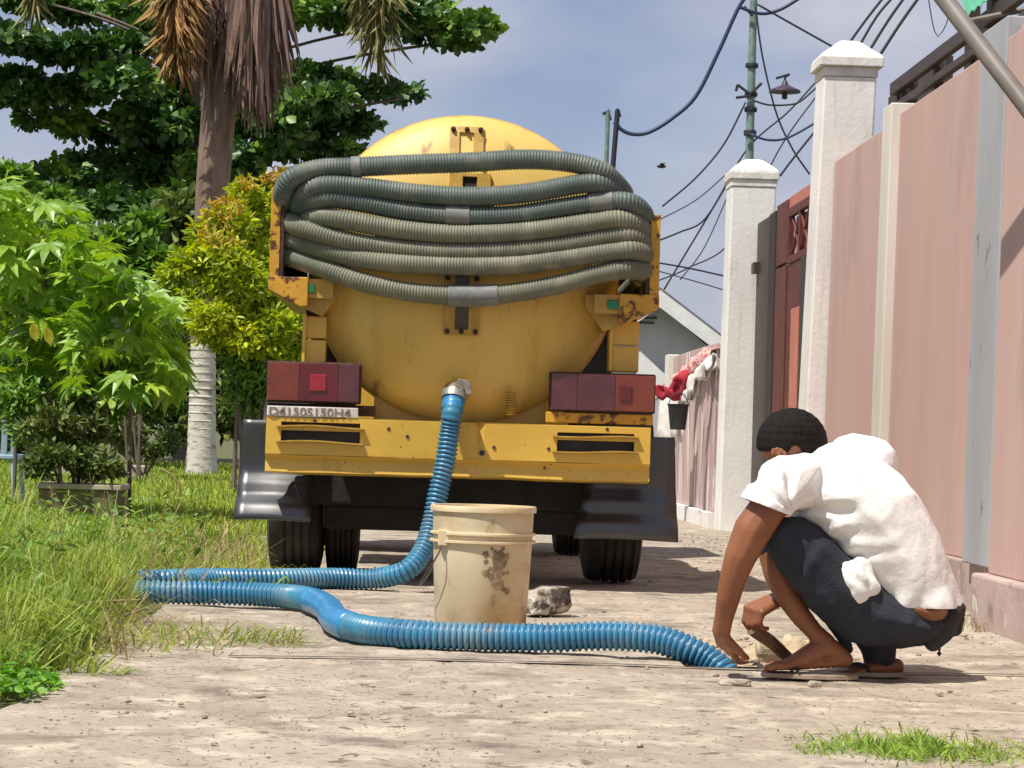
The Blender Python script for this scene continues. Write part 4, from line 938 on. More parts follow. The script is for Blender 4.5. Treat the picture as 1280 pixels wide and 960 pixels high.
gb(2.40, 2.43, 14.1, 16.28, .10, 1.88, 'gate_sheet', 'maroon'); gb(2.385, 2.397, 15.66, 15.98, .12, 1.56, 'salmon_strip', 'salmon'); gb(2.37, 2.40, 14.1, 15.5, .10, 1.87, 'gate_bar', 'darkiron')
MB().box(2.36, 2.42, 17.7, 17.86, 1.92, 2.0).build('latch', 'darkiron', gt, off=gt.location)
# dark board and railing above the wall
bd = MB().box(2.52, 2.56, 11.9, 13.40, 2.0, 2.62).build('dark_board', 'darkiron'); tag(bd, 'dark board standing behind the pink wall next to the taller pillar', 'board')
rl = thing('railing', 'brown slatted steel railing running along the top of the pink wall', 'railing', (2.32, 11, WH))
for z0, z1, x in ((2.452, 2.515, 2.30), (2.365, 2.400, 2.305), (2.262, 2.300, 2.305)):
    MB().box(x, x+.035, 9.3, 12.2, z0, z1).build('rail', 'brown_rail', rl, off=rl.location, bevel=.003)
for y in (9.45, 10.35, 10.48, 11.25, 12.05, 11.85, 12.17): MB().box(2.335, 2.375, y, y+.06, 2.25, 2.50).build('baluster', 'brown_rail', rl, off=rl.location)
# diagonal pole with brace rods and green sheet above
a = at(1172, -12, 8.3); c = at(1310, 168, 7.9)
dp = thing('leaning_pole', 'thick grey steel pole slanting down over the top of the pink wall', 'pole', a)
MB().tube([a+(a-c)*.25, c+(c-a)*.2], .031, 14).build('pole', 'greypole', dp, smooth=True, off=a)
aw = thing('green_awning', 'pale green roof sheet on thin dark brackets above the slanting pole', 'awning', at(1230, 0, 9.2))
g = MB(); q0, q1, q2, q3 = at(1211, 20, 9.9), at(1256, -14, 9.9), at(1236, -60, 10.9), at(1188, -30, 10.9)
for k in range(12):
    t0, t1 = k/12, (k+1)/12; b0, b1 = .012*(k % 2), .012*((k+1) % 2)
    g.add([q0.lerp(q1, t0)+Vector((0, 0, b0)), q0.lerp(q1, t1)+Vector((0, 0, b1)), q3.lerp(q2, t1)+Vector((0, 0, b1)), q3.lerp(q2, t0)+Vector((0, 0, b0))], [(0, 1, 2, 3)])
so2 = g.build('sheet', 'greensheet', aw, off=aw.location); mo = so2.modifiers.new('t', 'SOLIDIFY'); mo.thickness = .004
for (p0_, p1_) in (((1208, 27), (1300, 8)), ((1222, 38), (1300, 42))):
    MB().tube([at(p0_[0], p0_[1], 9.9), at(p1_[0], p1_[1], 9.7)], .012, 8).build('bracket', 'greypole', aw, smooth=True, off=aw.location)
MB().box(at(1240, 0, 10.3).x, at(1262, 0, 10.3).x, 10.3, 10.4, 2.2, 3.0).build('upright', 'darkiron', aw, off=aw.location)
MB().box(at(1213, 0, 11).x, at(1226, 0, 11).x, 11, 11.1, 2.2, 3.0).build('upright', 'darkiron', aw, off=aw.location)
bw = MB().box(2.62, 2.9, 9.4, 9.8, 2.0, 3.2).build('upper_wall', 'house_wall'); tag(bw, 'pale upper wall of the house behind the green awning', 'wall')

# low streaked wall beyond the far pillar and its laundry
lw = thing('low_wall', 'low pink-streaked whitewashed wall beyond the far white pillar', 'wall', (2.2, 20, 0))
wbox(2.17, 2.32, 18.32, 21.6, .12, 1.42, 'wall_panel', 'streak', lw); wbox(2.13, 2.33, 18.32, 21.7, -.02, .12, 'plinth', 'white_wall', lw); wbox(2.12, 2.33, 21.6, 21.85, .12, 1.44, 'end_post', 'pilaster', lw)
def cloth(name, pts, w, drop, m, label, seed, cat='cloth'):
    """a cloth draped along pts, hanging `drop` with folds"""
    c = catmull(pts, .02); n = len(c); r_ = 9; V = []; Fq = []
    for i, p_ in enumerate(c):
        for j in range(r_):
            t = j/(r_-1); a = (t-.5)*2
            wob = .045*noise.noise((i*.16, t*2, seed)) + .02*noise.noise((i*.5, t*3, seed+3))
            dr = drop*(.6+.8*abs(noise.noise((i*.07, seed, 0))))
            V.append((p_.x - w*(.5-abs(a)*.15)*(1 if a < 0 else -1)*min(1, abs(a)*3)+wob, p_.y+wob*.8, p_.z - dr*max(0, abs(a)-.15)+.03*noise.noise((i*.3, 0, seed))))
    for i in range(n-1):
        for j in range(r_-1): Fq.append((i*r_+j, i*r_+j+1, (i+1)*r_+j+1, (i+1)*r_+j))
    o = np_mesh(name, np.array(V), np.array(Fq), m); o.data.polygons.foreach_set('use_smooth', [True]*len(Fq)); mo = o.modifiers.new('t', 'SOLIDIFY'); mo.thickness = .006
    return tag(o, label, cat)
cloth('draped_cloth', [at(897, 434, 18.3), at(880, 440, 18.9), at(866, 452, 19.4), at(852, 466, 19.6)], .15, .26, 'cloth_pink', 'pink patterned cloth draped over the top of the low wall', 1)
cloth('white_cloth', [at(893, 441, 18.2), at(872, 462, 18.5), at(858, 488, 18.7)], .07, .20, 'cloth_white', 'white cloth hanging down from the low wall by the far pillar', 4)
cloth('red_cloth', [at(857, 462, 18.9), at(846, 478, 18.9), at(836, 486, 18.9), at(824, 480, 18.9)], .12, .17, 'cloth_red', 'crumpled red cloth hanging at the outer end of the laundry heap', 7)
cloth('hanging_sheet', [at(852, 490, 19.3), at(838, 492, 19.5), at(826, 488, 19.7)], .06, .75, 'cloth_white', 'white sheet hanging behind the truck\'s right tail light', 9)
cb_ = at(848, 505, 18.6)
pb = thing('black_pail', 'small black pail hanging below the red laundry', 'pail', (cb_.x, cb_.y, cb_.z-.20))
MB().lathe([(.06, 0), (.082, .19), (.088, .19), (.088, .20), (.078, .20), (.055, .01)], n=24).build('body', 'black', pb, smooth=True)
MB().tube(catmull([(-.08, 0, .19), (-.05, 0, .26), (0, 0, .29), (.05, 0, .26), (.08, 0, .19)], .02), .004, 6).build('handle', 'wire', pb, smooth=True)
MB().tube([(0, 0, .285), (.03, 0, .36)], .003, 6).build('hook', 'wire', pb)

# house at the end of the lane
hs = thing('house', 'pale grey gabled house with white bargeboards beyond the end of the lane', 'house', (at(800, 545, 45).x, 45, 0))
rx = at(823, 368, 45); rL = at(700, 452, 45); rRt = at(925, 446, 45)
def hp(o): return MB.build(*o) 
MB().prism([(rL.x+.3, 0), (rRt.x-.3, 0), (rRt.x-.3, rRt.z-.05), (rx.x, rx.z-.18), (rL.x+.3, rL.z-.05)], 45.1, 52).build('wall', 'house_wall', hs, off=hs.location)
for q_ in (rL, rRt):
    MB().add([(q_.x, 44.7, q_.z), (rx.x, 44.7, rx.z), (rx.x, 52.3, rx.z), (q_.x, 52.3, q_.z), (q_.x, 44.7, q_.z+.12), (rx.x, 44.7, rx.z+.12), (rx.x, 52.3, rx.z+.12), (q_.x, 52.3, q_.z+.12)],
             [(0, 1, 2, 3), (4, 7, 6, 5), (0, 4, 5, 1), (1, 5, 6, 2), (2, 6, 7, 3), (3, 7, 4, 0)]).build('roof_slope', 'house_roof', hs, off=hs.location)
    MB().add([(q_.x, 44.64, q_.z-.26), (rx.x, 44.64, rx.z-.26), (rx.x, 44.64, rx.z+.06), (q_.x, 44.64, q_.z+.06), (q_.x, 44.69, q_.z-.26), (rx.x, 44.69, rx.z-.26), (rx.x, 44.69, rx.z+.06), (q_.x, 44.69, q_.z+.06)],
             [(0, 1, 2, 3), (4, 7, 6, 5), (0, 4, 5, 1), (2, 3, 7, 6), (1, 2, 6, 5), (0, 3, 7, 4)]).build('bargeboard', 'white_trim', hs, off=hs.location)
for k, (px0, px1, py) in enumerate(((797, 812, 388), (800, 822, 396), (797, 818, 402))):
    q0, q1 = at(px0, py, 45), at(px1, py+1, 45); MB().box(q0.x, q1.x, 45.06, 45.098, q0.z-.03, q0.z).build('vent_slot', 'darkiron', hs, off=hs.location)
MB().box(at(797, 440, 45).x, at(905, 440, 45).x, 45.0, 45.095, at(850, 470, 45).z, at(850, 442, 45).z-.35).build('fascia', 'white_trim', hs, off=hs.location)
MB().prism([(at(798, 440, 44).x, at(798, 440, 44).z), (at(832, 472, 44).x, at(832, 472, 44).z), (at(798, 520, 44).x, at(798, 520, 44).z-.2)], 43.6, 44.4).build('lean_to', 'white_trim', hs, off=hs.location)

# ------------------------------------------------------------------ power pole, lamp, wires, aerials, bird
pp0 = at(935, 545, 30); pp1 = at(943, -30, 30)
pole = thing('utility_pole', 'slim pale green utility pole with crossed brackets behind the far pillar', 'pole', (at(938, 250, 30).x, 30, 0))
xc = at(938, 150, 30).x
MB().tube([(xc, 30, 0), (xc, 30, 3.6), (xc+.0, 30, 7.0)], [.07, .055, .045], 14).build('shaft', 'greenpole', pole, smooth=True, off=pole.location)
for py in (82, 118, 137, 166):
    z = at(938, py, 30).z; MB().lathe([(.075, -.03), (.085, 0), (.075, .03)], (xc, 30, z), 'z', 12).build('clamp', 'cable', pole, smooth=True, off=pole.location)
for (u0, v0_, u1, v1_) in ((938, 118, 922, 106), (938, 120, 920, 122), (940, 116, 952, 104), (930, 168, 945, 168), (922, 106, 920, 114), (941, 20, 930, 8)):
    MB().tube([at(u0, v0_, 29.9), at(u1, v1_, 29.9)], .018, 6).build('bracket', 'cable', pole, smooth=True, off=pole.location)
lp = at(981, 112, 26)
lamp = thing('street_lamp', 'dark saucer-shaded lamp hanging in the sky right of the green pole', 'lamp', lp)
MB().lathe([(.02, .10), (.04, .05), (.17, -.01), (.175, -.03), (.12, -.035), (.03, -.035), (.03, -.10), (.001, -.11)], n=24).build('shade', 'lampshade', lamp, smooth=True)
MB().tube([(0, 0, .09), (0, 0, .14), (.05, 0, .17), (-.10, 0, .12)], .014, 6).build('arm', 'cable', lamp)
WG = 'overhead wires crossing the sky'
wires = [
 ('cable_blue', .030, 29, [(768, 152), (778, 163), (793, 168), (812, 165), (840, 148), (870, 120), (898, 65), (922, 12), (935, -8)], 'thick blue-black cable sagging from the aerials up to the green pole'),
 ('cable_blue', .026, 29, [(922, 8), (950, 17), (975, 12), (1005, -6)], 'thick cable looping off the top of the green pole at the picture edge'),
 ('cable', .016, 28, [(946, 5), (990, 30), (1040, 58)], 'thin wire running from the pole top down behind the taller pillar'),
 ('cable', .014, 28, [(944, 5), (953, 70), (970, 140), (990, 185), (1012, 218)], 'thin wire falling steeply past the hanging lamp to the gate'),
 ('cable', .014, 28, [(932, 128), (905, 180), (870, 222), (828, 258)], 'thin wire from the pole clamp down left to the truck\'s stake'),
 ('cable', .010, 32, [(912, 214), (870, 250), (820, 277)], 'faint wire just above the two crossing wires left of the far pillar'),
 ('cable', .014, 28, [(912, 225), (880, 275), (850, 290), (820, 302)], 'slack wire curving left from the far pillar\'s cap'),
 ('cable', .014, 30, [(1024, 98), (985, 140), (935, 185), (890, 262), (830, 362)], 'long wire crossing diagonally behind both white pillars'),
 ('cable', .014, 28, [(940, 125), (960, 131), (985, 131), (1000, 127), (1022, 108)], 'slack wire looping under the hanging lamp'),
 ('cable_blue', .018, 28, [(938, 168), (960, 175), (985, 172), (1022, 152)], 'blue-black cable curving between pole and taller pillar'),
 ('cable', .012, 31, [(1022, 118), (975, 185), (915, 300), (860, 335), (820, 352)], 'thin wire dropping from the taller pillar towards the gabled house'),
 ('cable', .016, 27, [(1022, 160), (990, 200), (975, 220)], 'short wire running down to the gate top'),
 ('cable', .014, 30, [(820, 328), (860, 335), (910, 346)], 'nearly level wire above the house roof'),
 ('cable', .010, 33, [(820, 338), (870, 352), (910, 364)], 'faint level wire just over the bargeboard'),
 ('cable', .010, 33, [(912, 240), (880, 310), (850, 350)], 'faint steep wire beside the far pillar'),
 ('cable', .018, 26, [(1050, 70), (1080, 28), (1108, -8)], 'leftmost of the bundle of wires rising behind the taller pillar'),
 ('cable', .018, 26, [(1066, 72), (1095, 22), (1120, -8)], 'second from left of the wires rising behind the taller pillar'),
 ('cable', .020, 26, [(1080, 74), (1110, 26), (1134, -8)], 'third from left of the wires rising behind the taller pillar'),
 ('cable', .022, 26, [(1094, 78), (1125, 30), (1152, -8)], 'rightmost of the bundle of wires rising behind the taller pillar'),
 ('cable', .006, 20, [(1160, -5), (1166, 30), (1172, 46), (1182, 32), (1188, 12)], 'thin loose loop of wire hanging beside the slanting pole'),
]
for m_, r_, Y, pts, lab in wires:
    o0 = at(*pts[0], Y); g = MB().tube(catmull([at(x, y, Y) for x, y in pts], .06), r_*.8, 6)
    tag(g.build('wire', m_, None, smooth='all'), lab, 'wire', WG)
for k, (px, p0y, p1y, r_, lab) in enumerate(((760, 138, 330, .028, 'pale aerial pole with bent tip behind the tank, left of the pair'), (772, 138, 330, .032, 'dark aerial pole behind the tank that carries the blue cable'))):
    a, c = at(px, p0y, 29), at(px-16 if k else px-6, p1y, 29)
    o = thing('aerial_pole', lab, 'pole', (c.x, 29, 0))
    MB().tube([a, c, (c.x, 29, 0)], [r_, r_, r_], 8).build('mast', 'greenpole' if k == 0 else 'cable', o, smooth=True, off=o.location)
    MB().tube([a+Vector((-.06 if k == 0 else .0, 0, -.05 if k == 0 else .02)), a, a+Vector((.03, 0, -.08 if k else -.12))], .022, 6).build('tip_bracket', 'cable', o, off=o.location)
bl_ = at(827, 208, 22)
bird = thing('bird', 'small dark bird in flight against the sky right of the tank', 'bird', bl_)
g = Blob.__new__(Blob); bb = MB().lathe([(.001, -.05), (.014, -.03), (.019, 0), (.012, .03), (.001, .045)], (0, 0, 0), 'x', 10); bb.build('body', 'bird', bird, smooth=True)
for s in (-1, 1):
    MB().add([(-.02, s*.01, 0), (.02, s*.01, .0), (.028, s*.05, .030), (.012, s*.085, .012), (-.015, s*.045, .026)], [(0, 1, 2, 3, 4)]).build('wing', 'bird', bird)

# ================================================================== LEFT SIDE: vegetation
UPV = np.array([0, 0, 1.0])
def clump_leaves(name, ells, n, L, Wd, m, parent, face_up=.6, seed=0, off=None, shell=.55, outward=.8, droop=.15, wide=.5):
    """leaves spread through a set of ellipsoids (cx,cy,cz,rx,ry,rz), denser near their skins"""
    g = np.random.default_rng(seed); vol = np.array([(e_[3]*e_[5]+e_[4]*e_[3])**.9 for e_ in ells]); pr = vol/vol.sum()
    k = g.choice(len(ells), n, p=pr); E = np.array(ells)[k]
    d = nrm(g.normal(size=(n, 3))); rad = (shell+(1-shell)*g.random(n)**.6)
    sub = 1+.22*np.sin(d[:, 0]*9+k)*np.cos(d[:, 2]*11+2*k)+.14*np.sin(d[:, 1]*17+k*3)
    pos = E[:, :3]+d*E[:, 3:]*(rad*sub)[:, None]
    dr = nrm(d*np.array([1, 1, .35])*outward + g.normal(size=(n, 3))*.55)
    up = nrm(UPV*face_up + g.normal(size=(n, 3))*(1-face_up*.6) + d*.35)
    Ls = L*(.65+.6*g.random(n)); Ws = Wd*(.7+.5*g.random(n))
    if off is not None: pos = pos-np.array(off)
    return leaves(name, pos, dr, up, Ls, Ws, m, parent, droop=droop, wide=wide)
def E(px, py, Y, rpx, rpy, ry=None):
    p_ = at(px, py, Y); s_ = Y/F; return (p_.x, p_.y, p_.z, rpx*s_, ry if ry else rpx*s_*.8, rpy*s_)
# tropical almond with tiered branches
TYD = 50
at_base = at(235, 545, TYD)
almond = thing('almond_tree', 'large dark tropical almond tree with tiered leafy branches behind the palm', 'tree', (at_base.x, TYD, 0))
tiers = [(30, 48, 60, 11), (95, 58, 60, 14), (150, 52, 55, 22), (200, 40, 60, 24), (120, 12, 70, 12), (215, 8, 50, 22), (40, -5, 60, 10),
         (20, 95, 40, 9), (35, 118, 45, 14), (90, 115, 50, 14), (150, 98, 50, 22), (70, 150, 45, 9), (130, 160, 55, 15), (200, 140, 60, 32), (235, 175, 70, 34),
         (110, 208, 60, 13), (70, 225, 40, 16), (165, 215, 70, 28), (230, 230, 80, 34), (110, 250, 60, 22), (200, 280, 90, 40), (320, 250, 60, 24), (300, 200, 70, 30), (270, 90, 70, 40),
         (390, 10, 55, 14), (450, 18, 60, 18), (520, 22, 60, 20), (585, 30, 38, 14), (560, 48, 45, 9), (490, 5, 60, 12), (400, 95, 50, 16), (450, 112, 45, 12), (505, 118, 24, 7), (380, 130, 60, 20), (420, 150, 55, 16), (370, 180, 50, 22), (425, 190, 32, 10), (330, 150, 60, 40)]
ells = []; g5 = np.random.default_rng(3)
for (px, py, rx_, ry_) in tiers:
    Yk = TYD+g5.uniform(-2.2, 2.2)
    for q in range(5):
        ells.append(E(px+g5.uniform(-.65, .65)*rx_, py+g5.uniform(-.5, .5)*ry_, Yk+g5.uniform(-1.0, 1.0), rx_*.46, ry_*.62, rx_*.5*TYD/F+.25))
clump_leaves('crown', ells, 32000, .27, .18, 'leaf_dark', almond, .78, 1, almond.location, shell=.2, outward=.9, droop=.08, wide=.7)
MB().tube([(at_base.x, TYD, 0), (at_base.x+.1, TYD, 3), (at_base.x-.05, TYD, 6), (at_base.x, TYD, 11)], [.32, .26, .2, .1], 12).build('trunk', 'bark', almond, smooth=True, off=almond.location)
for (px, py, rx_, ry_) in tiers[::2]:
    e_ = at(px, py+4, TYD); zz0 = max(2, e_.z-.9-abs(e_.x-at_base.x)*.10)
    MB().tube(catmull([(at_base.x, TYD, zz0), ((at_base.x+e_.x)/2, TYD+random.uniform(-.5, .5), (zz0+e_.z)/2+.15), (e_.x, TYD, e_.z)], .5), .032, 6).build('limb', 'bark', almond, smooth='all', off=almond.location)
# coconut palm with lime-washed foot and hanging dead skirt
PY = 34; PS = PY/43
pb0 = at(252, 575, PY); palm = thing('palm_tree', 'coconut palm with lime-washed foot and a skirt of dead brown fibres', 'palm', (pb0.x, PY, 0))
pth = [(pb0.x-.0, PY, -.02), at(252, 560, PY), at(253, 500, PY), at(254, 430, PY)]
rads = [v_*PS for v_ in (.31, .26, .235, .225)]
MB().tube(pth, rads, 18).build('limewashed_foot', 'limewash', palm, smooth=True, off=palm.location)
for k in range(14):                                      # leaf-scar rings on the foot
    q = at(252+.12*k, 566-10*k, PY); MB().lathe([(.235*PS, -.02), ((.262-.002*k)*PS, 0), (.235*PS, .02)], (q.x, PY, q.z), 'z', 18).build('scar_ring', 'limewash', palm, smooth=True, off=palm.location)
MB().tube([at(254, 430, PY), at(258, 330, PY), at(266, 230, PY), at(275, 120, PY), at(283, 0, PY), at(286, -160, PY)], [v_*PS for v_ in (.225, .26, .30, .31, .30, .28)], 18).build('trunk', 'palm_trunk', palm, smooth=True, off=palm.location)
def strands(name, px, py, spread, lens, n, m, seed, w=.035, wob=18, Yo=-.5):
    g = np.random.default_rng(seed); V = []; Fq = []; k = 0
    for i in range(n):
        u = g.normal()*.45; x0 = px+u*spread*.6; y0 = py+g.uniform(-25, 25); L_ = lens*g.uniform(.45, 1.0)*(1-.25*abs(u)); x1 = x0+u*spread*.5+g.normal()*wob*.3; Yk = PY+Yo+g.normal()*.18
        ww = w*g.uniform(.5, 1.4); P_ = [at(x0+(x1-x0)*t+wob*.15*math.sin(t*5+i), y0+L_*t, Yk) for t in (0, .35, .7, 1)]
        for j, p_ in enumerate(P_):
            s_ = ww*(1, .9, .6, .12)[j]*.5; V += [(p_.x-s_, p_.y, p_.z), (p_.x+s_, p_.y+.03*g.normal(), p_.z)]
        for j in range(3): Fq.append((k+2*j, k+2*j+1, k+2*j+3, k+2*j+2))
        k += 8
    o = np_mesh(name, np.array(V)-np.array(palm.location), np.array(Fq), m, palm); o['kind'] = 'stuff'; return o
strands('dead_skirt', 322, -40, 42, 205, 520, 'skirt', 1, .085, 10, -.45); strands('dead_skirt', 262, -60, 30, 200, 180, 'skirt', 4, .07, 8, -.2)
def frond(tipx, tipy, rootx, rooty, m, n, leafl, seed, Yo=-.6):
    n = int(n*1.8); g = np.random.default_rng(seed); a = at(rootx, rooty, PY+Yo); c = at(tipx, tipy, PY+Yo-.3); mid = (a+c)/2+Vector((0, -.3, .25)); c_ = catmull([a, mid, c], .05)
    pos = []; dr = []
    for k in range(n):
        t = g.random(); p_ = c_[int(t*(len(c_)-1))]; s = g.choice([-1, 1])
        pos.append(p_); dr.append((s*(.55-.2*t)+.2*g.normal(), .3*g.normal(), -1.0))
    up = nrm(g.normal(size=(n, 3)))
    o = leaves('frond', np.array(pos)-np.array(palm.location), np.array(dr), up, PS*leafl*(.6+.6*g.random(n)), np.full(n, .017), m, palm, droop=.25)
    return o
for i, a_ in enumerate(((222, 70, 212, -50, 'frond_dead', 130, .75), (226, 55, 240, -60, 'frond_dead', 110, .8), (214, 60, 226, -60, 'frond_dead', 90, .7), (472, 60, 455, -90, 'frond_green', 100, .7), (488, 40, 470, -90, 'frond_green', 90, .7), (40, 10, 60, -90, 'frond_green', 90, .6), (455, 30, 430, -100, 'frond_green', 80, .6))):
    frond(*a_[:4], a_[4], a_[5], a_[6], 40+i)
# yellow-green shrub behind the truck's left side
SY = 25
cz0 = at(300, 545, SY)
cro = thing('yellow_shrub', 'tall bushy yellow-green shrub with orange shoots beside the truck', 'shrub', (cz0.x, SY, 0))
yel = [E(*a_) for a_ in ((365, 260, SY, 26, 34), (345, 290, SY, 40, 50), (310, 255, SY+.2, 26, 30), (290, 285, SY, 36, 40), (262, 320, SY, 38, 45), (300, 335, SY-.2, 55, 50), (235, 355, SY, 36, 42), (345, 350, SY-.1, 45, 50),
        (265, 385, SY-.2, 52, 48), (320, 400, SY-.2, 58, 50), (368, 395, SY, 30, 60), (225, 400, SY+.1, 26, 34), (330, 440, SY-.1, 50, 40), (288, 432, SY, 20, 26), (372, 440, SY, 30, 45))]
sm_ = []
for e_ in yel:
    for q in range(6):
        d = nrm(rng.normal(size=3)); sm_.append((e_[0]+d[0]*e_[3]*.65, e_[1]+d[1]*e_[4]*.65, e_[2]+d[2]*e_[5]*.65, e_[3]*.42, e_[4]*.42, e_[5]*.42))
clump_leaves('foliage', sm_, 25000, .095, .042, 'leaf_yel', cro, .35, 21, cro.location, shell=.25, outward=.5)
low = [E(*a_) for a_ in ((318, 440, SY, 42, 40), (350, 440, SY, 40, 50), (318, 470, SY+.1, 34, 40), (330, 490, SY+.2, 45, 36), (365, 470, SY+.1, 30, 46))]
clump_leaves('lower_foliage', low, 7000, .085, .04, 'leaf_mid', cro, .35, 22, cro.location, shell=.35, outward=.5)
tips = [E(*a_) for a_ in ((262, 285, SY-.2, 18, 18), (285, 262, SY-.2, 16, 20), (340, 222, SY, 16, 9), (360, 218, SY, 12, 8), (310, 228, SY, 12, 10), (265, 262, SY-.2, 9, 14), (278, 300, SY-.5, 18, 14))]
tips_o = clump_leaves('orange_shoots', tips, 420, .09, .035, 'leaf_orange', cro, .3, 23, cro.location, shell=.3, outward=.4)
tips_o['kind'] = 'stuff'
for k, px in enumerate((292, 305, 318, 330, 341, 312)):
    a, c = at(px+random.uniform(-3, 3), 560, SY), at(px+random.uniform(-30, 30), 400, SY)
    MB().tube([(a.x, SY, 0), a, c], [.028, .022, .012], 8).build('stem', 'bark', cro, smooth=True, off=cro.location)
# broadleaf shrubs and dark undergrowth further back
def shrub(name, label, cat, items, Y, n, L, Wd, m, seed, stem=True, shell=.3, sub=5, face=.5):
    es = []
    g = np.random.default_rng(seed)
    for (px, py, rx_, ry_) in items:
        e_ = E(px, py, Y+g.uniform(-.3, .3), rx_, ry_)
        for q in range(sub): d = nrm(g.normal(size=3)); es.append((e_[0]+d[0]*e_[3]*.6, e_[1]+d[1]*e_[4]*.6, e_[2]+d[2]*e_[5]*.6, e_[3]*.45, e_[4]*.45, e_[5]*.45))
    cx = at(sum(i[0] for i in items)/len(items), 545, Y).x
    o = thing(name, label, cat, (cx, Y, 0)); clump_leaves('foliage', es, n, L, Wd, m, o, face, seed, o.location, shell=shell, outward=.6)
    if stem:
        for k in range(4):
            it = items[k % len(items)]; t_ = at(it[0], it[1], Y); MB().tube([(cx+random.uniform(-.1, .1), Y, 0), ((cx+t_.x)/2, Y, t_.z*.5), t_], [.017, .013, .008], 7).build('stem', 'bark', o, smooth=True, off=o.location)
    return o
shrub('broadleaf_shrub', 'mid-green broad-leaved shrub between the cassava and the yellow shrub', 'shrub', [(150, 330, 40, 30), (190, 310, 32, 30), (175, 360, 40, 35), (135, 300, 30, 24), (200, 350, 25, 40), (185, 280, 22, 14)], 29, 2600, .17, .11, 'leaf_mid', 31)
shrub('broadleaf_shrub', 'dull green shrub at the left edge under the almond branches', 'shrub', [(10, 225, 30, 18), (50, 245, 32, 16), (20, 255, 45, 24), (80, 262, 28, 14), (70, 290, 50, 30)], 33, 2600, .18, .10, 'leaf_mid', 32)
shrub('undergrowth_bush', 'dark tangled bush behind the garden bed and the lime-washed trunk', 'bush', [(60, 420, 80, 60), (160, 440, 70, 60), (200, 480, 50, 50), (110, 490, 80, 40), (290, 500, 40, 40), (340, 500, 35, 50), (20, 480, 50, 50), (225, 430, 30, 60), (170, 520, 70, 40), (60, 540, 80, 30), (240, 520, 50, 40)], 38, 17000, .17, .075, 'leaf_under', 33, stem=False, shell=.1)
hb2 = shrub('hedge_bank', 'deep green bank of bushes filling the back of the garden', 'bush', [(20, 330, 70, 60), (110, 350, 80, 60), (200, 370, 70, 60), (250, 290, 60, 50), (330, 420, 70, 60), (300, 330, 60, 60), (100, 300, 60, 30), (60, 400, 80, 60), (160, 420, 80, 60), (400, 460, 60, 50), (270, 440, 60, 60), (20, 480, 90, 60), (120, 500, 90, 55), (210, 500, 80, 55), (320, 500, 80, 50), (-60, 420, 80, 120), (420, 520, 60, 40)], 41, 34000, .30, .17, 'leaf_under', 34, stem=False, shell=.05)
shrub('bed_shrub', 'twiggy brownish low shrub in the bed left of the lime-washed trunk', 'shrub', [(160, 545, 35, 24), (195, 555, 30, 18), (130, 530, 30, 26), (215, 545, 16, 18)], 30, 1800, .10, .035, 'leaf_under', 35)
# cassava plants: every leaf a part
def cass_leaf_mesh():
    V = []; Fc = []
    for k in range(7):
        an = R(-108+36*k); L_ = (.55, .8, .95, 1.0, .95, .8, .55)[k]; w = .115*L_+.03
        d = Vector((math.cos(an), math.sin(an), 0)); s = Vector((-d.y, d.x, 0)); b0 = len(V)
        mid = d*L_*.55; V += [Vector((0, 0, 0)), mid*.5+s*w*.7+Vector((0, 0, .010)), mid+s*w+Vector((0, 0, .0)), d*L_+Vector((0, 0, -.22*L_)), mid-s*w, mid*.5-s*w*.7+Vector((0, 0, .01)), mid+Vector((0, 0, -.035))]
        Fc += [(b0, b0+6, b0+2, b0+1), (b0+6, b0+3, b0+2), (b0, b0+5, b0+4, b0+6), (b0+6, b0+4, b0+3)]
    # petiole
    b0 = len(V); V += [Vector((0, .012, 0)), Vector((0, -.012, 0)), Vector((-.9, .012, -.25)), Vector((-.9, -.012, -.25))]; Fc += [(b0, b0+1, b0+3, b0+2)]
    me = bpy.data.meshes.new('cassava_leaf'); me.from_pydata([v_[:] for v_ in V], [], Fc); me.materials.append(M['leaf_cassava']); return me
clm = cass_leaf_mesh()
ylm = bpy.data.meshes.new('yellow_leaf'); ylm.from_pydata([(0, 0, 0), (.3, .22, 0), (.65, .24, .0), (1, 0, -.05), (.65, -.24, 0), (.3, -.22, 0), (.5, 0, -.05)], [], [(0, 6, 2, 1), (6, 3, 2), (0, 5, 4, 6), (6, 4, 3)]); ylm.materials.append(M['leaf_yellowed'])
def cassava(label, Y, region, n, size, seed, stems):
    g = np.random.default_rng(seed); cx = at(stems[0], 545, Y).x; o = thing('cassava_plant', label, 'plant', (cx, Y, 0), 'cassava plants in the garden')
    tips_ = []
    for k, px in enumerate(stems):
        b0 = at(px, 545, Y); x1 = px+g.uniform(-25, 25); y1 = region(x1)[0]+18; t_ = at(x1, y1, Y)
        MB().tube(catmull([(b0.x, Y, 0), ((b0.x+t_.x)/2+g.normal()*.05, Y, t_.z*.5), t_], .15), .014, 6).build('stem', 'bark', o, smooth=True, off=o.location)
    for k in range(n):
        px = g.uniform(*region(None)); y0, y1 = region(px); py = y0+(y1-y0)*g.random()**1.15; Yk = Y+g.uniform(-.75, .75)
        p_ = at(px, py, Yk); lf = bpy.data.objects.new('leaf', clm); COL.objects.link(lf); lf.parent = o; lf.location = p_-Vector(o.location)
        s = size*g.uniform(.6, 1.15); lf.scale = (s, s, s); lf.rotation_euler = (g.normal()*.35, R(30)+g.normal()*.30, g.uniform(0, 6.28))
    return o
cassava('bright green cassava plant crowding the left edge, tallest of the cassavas', 17.5, lambda x: (-25, 130) if x is None else (225+max(0, x-20)*.50, 470), 300, .235, 51, (20, 60, 100))
cs2 = cassava('bright green cassava plant with long fingered leaves reaching towards the lime-washed trunk', 16.8, lambda x: (85, 222) if x is None else (300+max(0, x-120)*.85, 490), 290, .215, 52, (130, 165))
